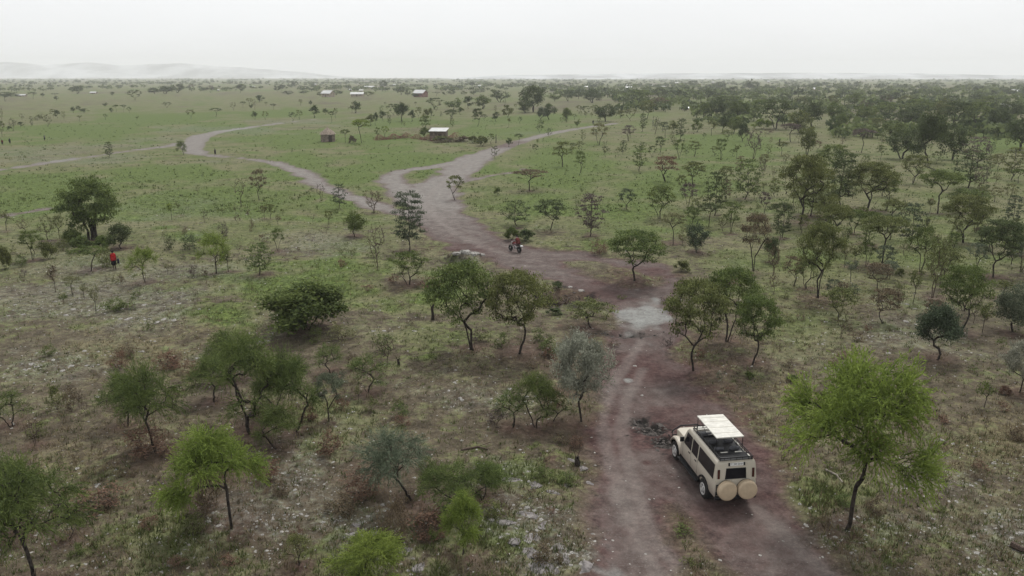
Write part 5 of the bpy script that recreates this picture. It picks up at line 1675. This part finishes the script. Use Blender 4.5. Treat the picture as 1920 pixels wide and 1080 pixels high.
brush([(1010, 562), (1050, 556), (1075, 562)], .5, .8, 'dark heap of dead branches in the hollow by the road', M_BRUSH[1], 260, 6, 'brush_pile')

def house(u, v, wpx, hpx, rz, roof, wall, label, ridge=.38, deep=.7, nm='house'):
    x, y, z = place(u, v); k = (y * CP + CAM_H * SP) / F_PX; W, H = wpx * k, hpx * k; w2, d2 = W / 2, W * deep / 2; hw_ = H * (1 - ridge)
    o = empty(nm, (x, y + d2, z), rz); tag(o, label, 'house', 'far houses')
    m = MB(); m.prism([(-w2, -d2, -.3), (-w2, d2, -.3), (-w2, d2, hw_), (-w2, 0, H * .97), (-w2, -d2, hw_)], (W, 0, 0)); m.done('wall', wall, o)
    e = .08 * W; m = MB()
    for s in (-1, 1): m.prism([(-w2 - e, s * (d2 + e), hw_ - H * ridge * e / d2), (-w2 - e, 0, H), (-w2 - e, 0, H + .06), (-w2 - e, s * (d2 + e), hw_ - H * ridge * e / d2 + .06)], (W + 2 * e, 0, 0))
    m.done('roof', roof, o)
    dr = MB().box((-.45, -d2 - .03, -.1), (.45, -d2 - .005, min(2.0, hw_ * .8))).done('door', M_WOOD, o)
    for s in (-1, 1): MB().box((s * w2 * .6 - .4, -d2 - .03, hw_ * .42), (s * w2 * .6 + .4, -d2 - .005, hw_ * .76)).done('window', M_GLASS, o)
    return o
M_TINW = paint('roof_white', (0.52, 0.52, 0.51), .5, .1, .06, .6)
HOUSES = [(788, 182, 22, 13, -.55, M_TINW, M_BRICKW, 'far house with red walls and a white metal roof'), (614, 182, 20, 12, -.5, M_TINW, M_PLAST, 'far tan house with a white metal roof among trees'),
          (669, 181, 22, 8, 0, M_TIN, M_PLAST, 'low far house with a broad grey-white roof'), (691, 166, 18, 4.5, 0, M_TINW, M_PLAST, 'long thin far house with a white roof before the wood'), (657, 171, 5, 4, 0, M_TINW, M_PLAST, 'tiny far hut with a white roof beside the grey-white roofed house'),
          (677, 172, 7, 4, 0, M_TIN, M_PLAST, 'tiny far hut with a grey roof behind the grey-white roofed house'), (174, 176, 10, 4, 0, M_TINW, M_PLAST, 'small far house with a white roof on the plain near the spreading tree'), (38, 181, 15, 4, 0, M_TIN, M_PLAST, 'low far house with a grey roof beside the dark clumps at the plain edge'),
          (1171, 164, 10, 5, 0, M_TINW, M_PLAST, 'far white roof above the woodland, farther of a close pair'), (1179, 169, 11, 6.5, 0, M_TINW, M_PLAST, 'far white roof above the woodland, nearer of a close pair'), (1223, 163, 5, 3.5, 0, M_TINW, M_PLAST, 'tiny white roof in the far woodland beyond the close pair'),
          (1243, 167, 7, 5.5, .5, M_TINW, M_PLAST, 'small white roof in the far woodland just past the close pair'), (1269, 158, 5, 4, 0, M_TINW, M_PLAST, 'tiny white roof deep in the far woodland'), (1441, 156, 4, 5, 0, M_TINW, M_PLAST, 'white roof speck standing highest in the far woodland'),
          (1531, 170, 11, 5.5, .2, M_TINW, M_PLAST, 'white roof half hidden among blue-grey far trees'), (1286, 207, 11, 6, 0, M_TIN, M_PLAST, 'grey-white roof at the near edge of the woodland'), (1613, 225, 17, 9, .2, M_TIN, M_PLAST, 'grey metal roof over the reddish brush fence'),
          (1879, 207, 27, 12, .15, M_TIN, M_PLAST, 'broad pale roof deep inside the thick woodland'), (1905, 177, 15, 9, .3, M_TINW, M_PLAST, 'white roof at the far back of the thick woodland'), (1101, 165, 9, 3.5, 0, M_TIN, M_PLAST, 'low grey roof in the far wood behind dark trees'),
          (786, 150, 5, 3, 0, M_TINW, M_PLAST, 'white roof speck high above the red-walled house'), (740, 162, 5, 4, 0, M_TINW, M_PLAST, 'white roof speck between red-walled house and the long white roof'), (899, 164, 5, 4.5, 0, M_TINW, M_PLAST, 'white roof speck in the wood beyond the red-walled house'),
          (473, 165, 7, 3.5, 0, M_TINW, M_PLAST, 'white roof speck on the plain beyond the spreading tree'), (409, 171, 4, 3, 0, M_TINW, M_PLAST, 'tiny white roof among mauve trees of the plain'), (590, 160, 5, 3, 0, M_TIN, M_PLAST, 'grey roof speck behind the tan house'), (1337, 157, 4, 4, 0, M_TINW, M_PLAST, 'white roof speck beside a dark far crown')]
for a in HOUSES: house(*a)

# stumps and fallen wood
def snag(u, v, h, label, bend=.2, r=.07, nm='dead_stump', cat='stump'):
    x, y, z = place(u, v); H = tall(v, h, y) - z
    m = MB(); m.tube([(0, 0, -.1), (bend * .3, 0, H * .35), (-bend * .2, .02, H * .7), (bend, 0, H)], [r * 1.3, r, r * .9, r * .6], 7).tube([(-bend * .2, .02, H * .68), (-bend * 1.2, .05, H * .95)], [r * .5, r * .2], 5)
    o = m.done(nm, M_BARK, None, True, (x, y, z)); return tag(o, label, cat)
snag(811, 600, 30, 'short bent black stump standing in the grass below the motorbike', .12, .10)
snag(1461, 274, 14, 'lone dark stump on the bare ground before the woodland', .1, .16)
snag(747, 684, 12, 'small dark stump beside the bare arching stem', .08, .08)
snag(930, 268, 16, 'tall thin dark post by the road bend near the homestead', .05, .10, 'post', 'post')
snag(1082, 872, 16, 'charred black stump at the road edge ahead of the safari vehicle', .05, .12)
snag(1473, 364, 11, 'thin leaning dead stick in the open grass between acacias', .4, .07)
snag(1392, 455, 12, 'small bent dead stick between pale thorn trees', .4, .06)
def fallen(pts, r, label, mat):
    P3 = []
    for u, v in pts:
        x, y, z = place(u, v); P3.append(Vector((x, y, z + r * .8)))
    o0 = P3[0].copy(); m = MB(); m.tube([p - o0 for p in P3], [r * (1 - .5 * i / len(P3)) for i in range(len(P3))], 6); mid = P3[len(P3) // 2] - o0; m.tube([mid, mid + (P3[-1] - o0) * .25 + Vector((.3, .25, .12))], [r * .5, r * .2], 5)
    tag(m.done('fallen_branch', mat, None, True, o0), label, 'branch')
fallen([(1548, 882), (1568, 892), (1580, 905)], .05, 'pale bleached branch lying beside the big feathery tree', paint('wood_bleached', (.30, .26, .22), .9, 0, .2))
fallen([(865, 845), (895, 840), (915, 844)], .05, 'dark fallen branch on stony grass between shrubs', M_BARK2)
fallen([(1735, 312), (1748, 317), (1757, 322)], .10, 'dark fallen log on red soil below the tallest dark tree', M_BARK)
fallen([(1895, 1025), (1915, 1035), (1935, 1040)], .14, 'thick grey fallen log cut by the picture corner', M_BARK2)
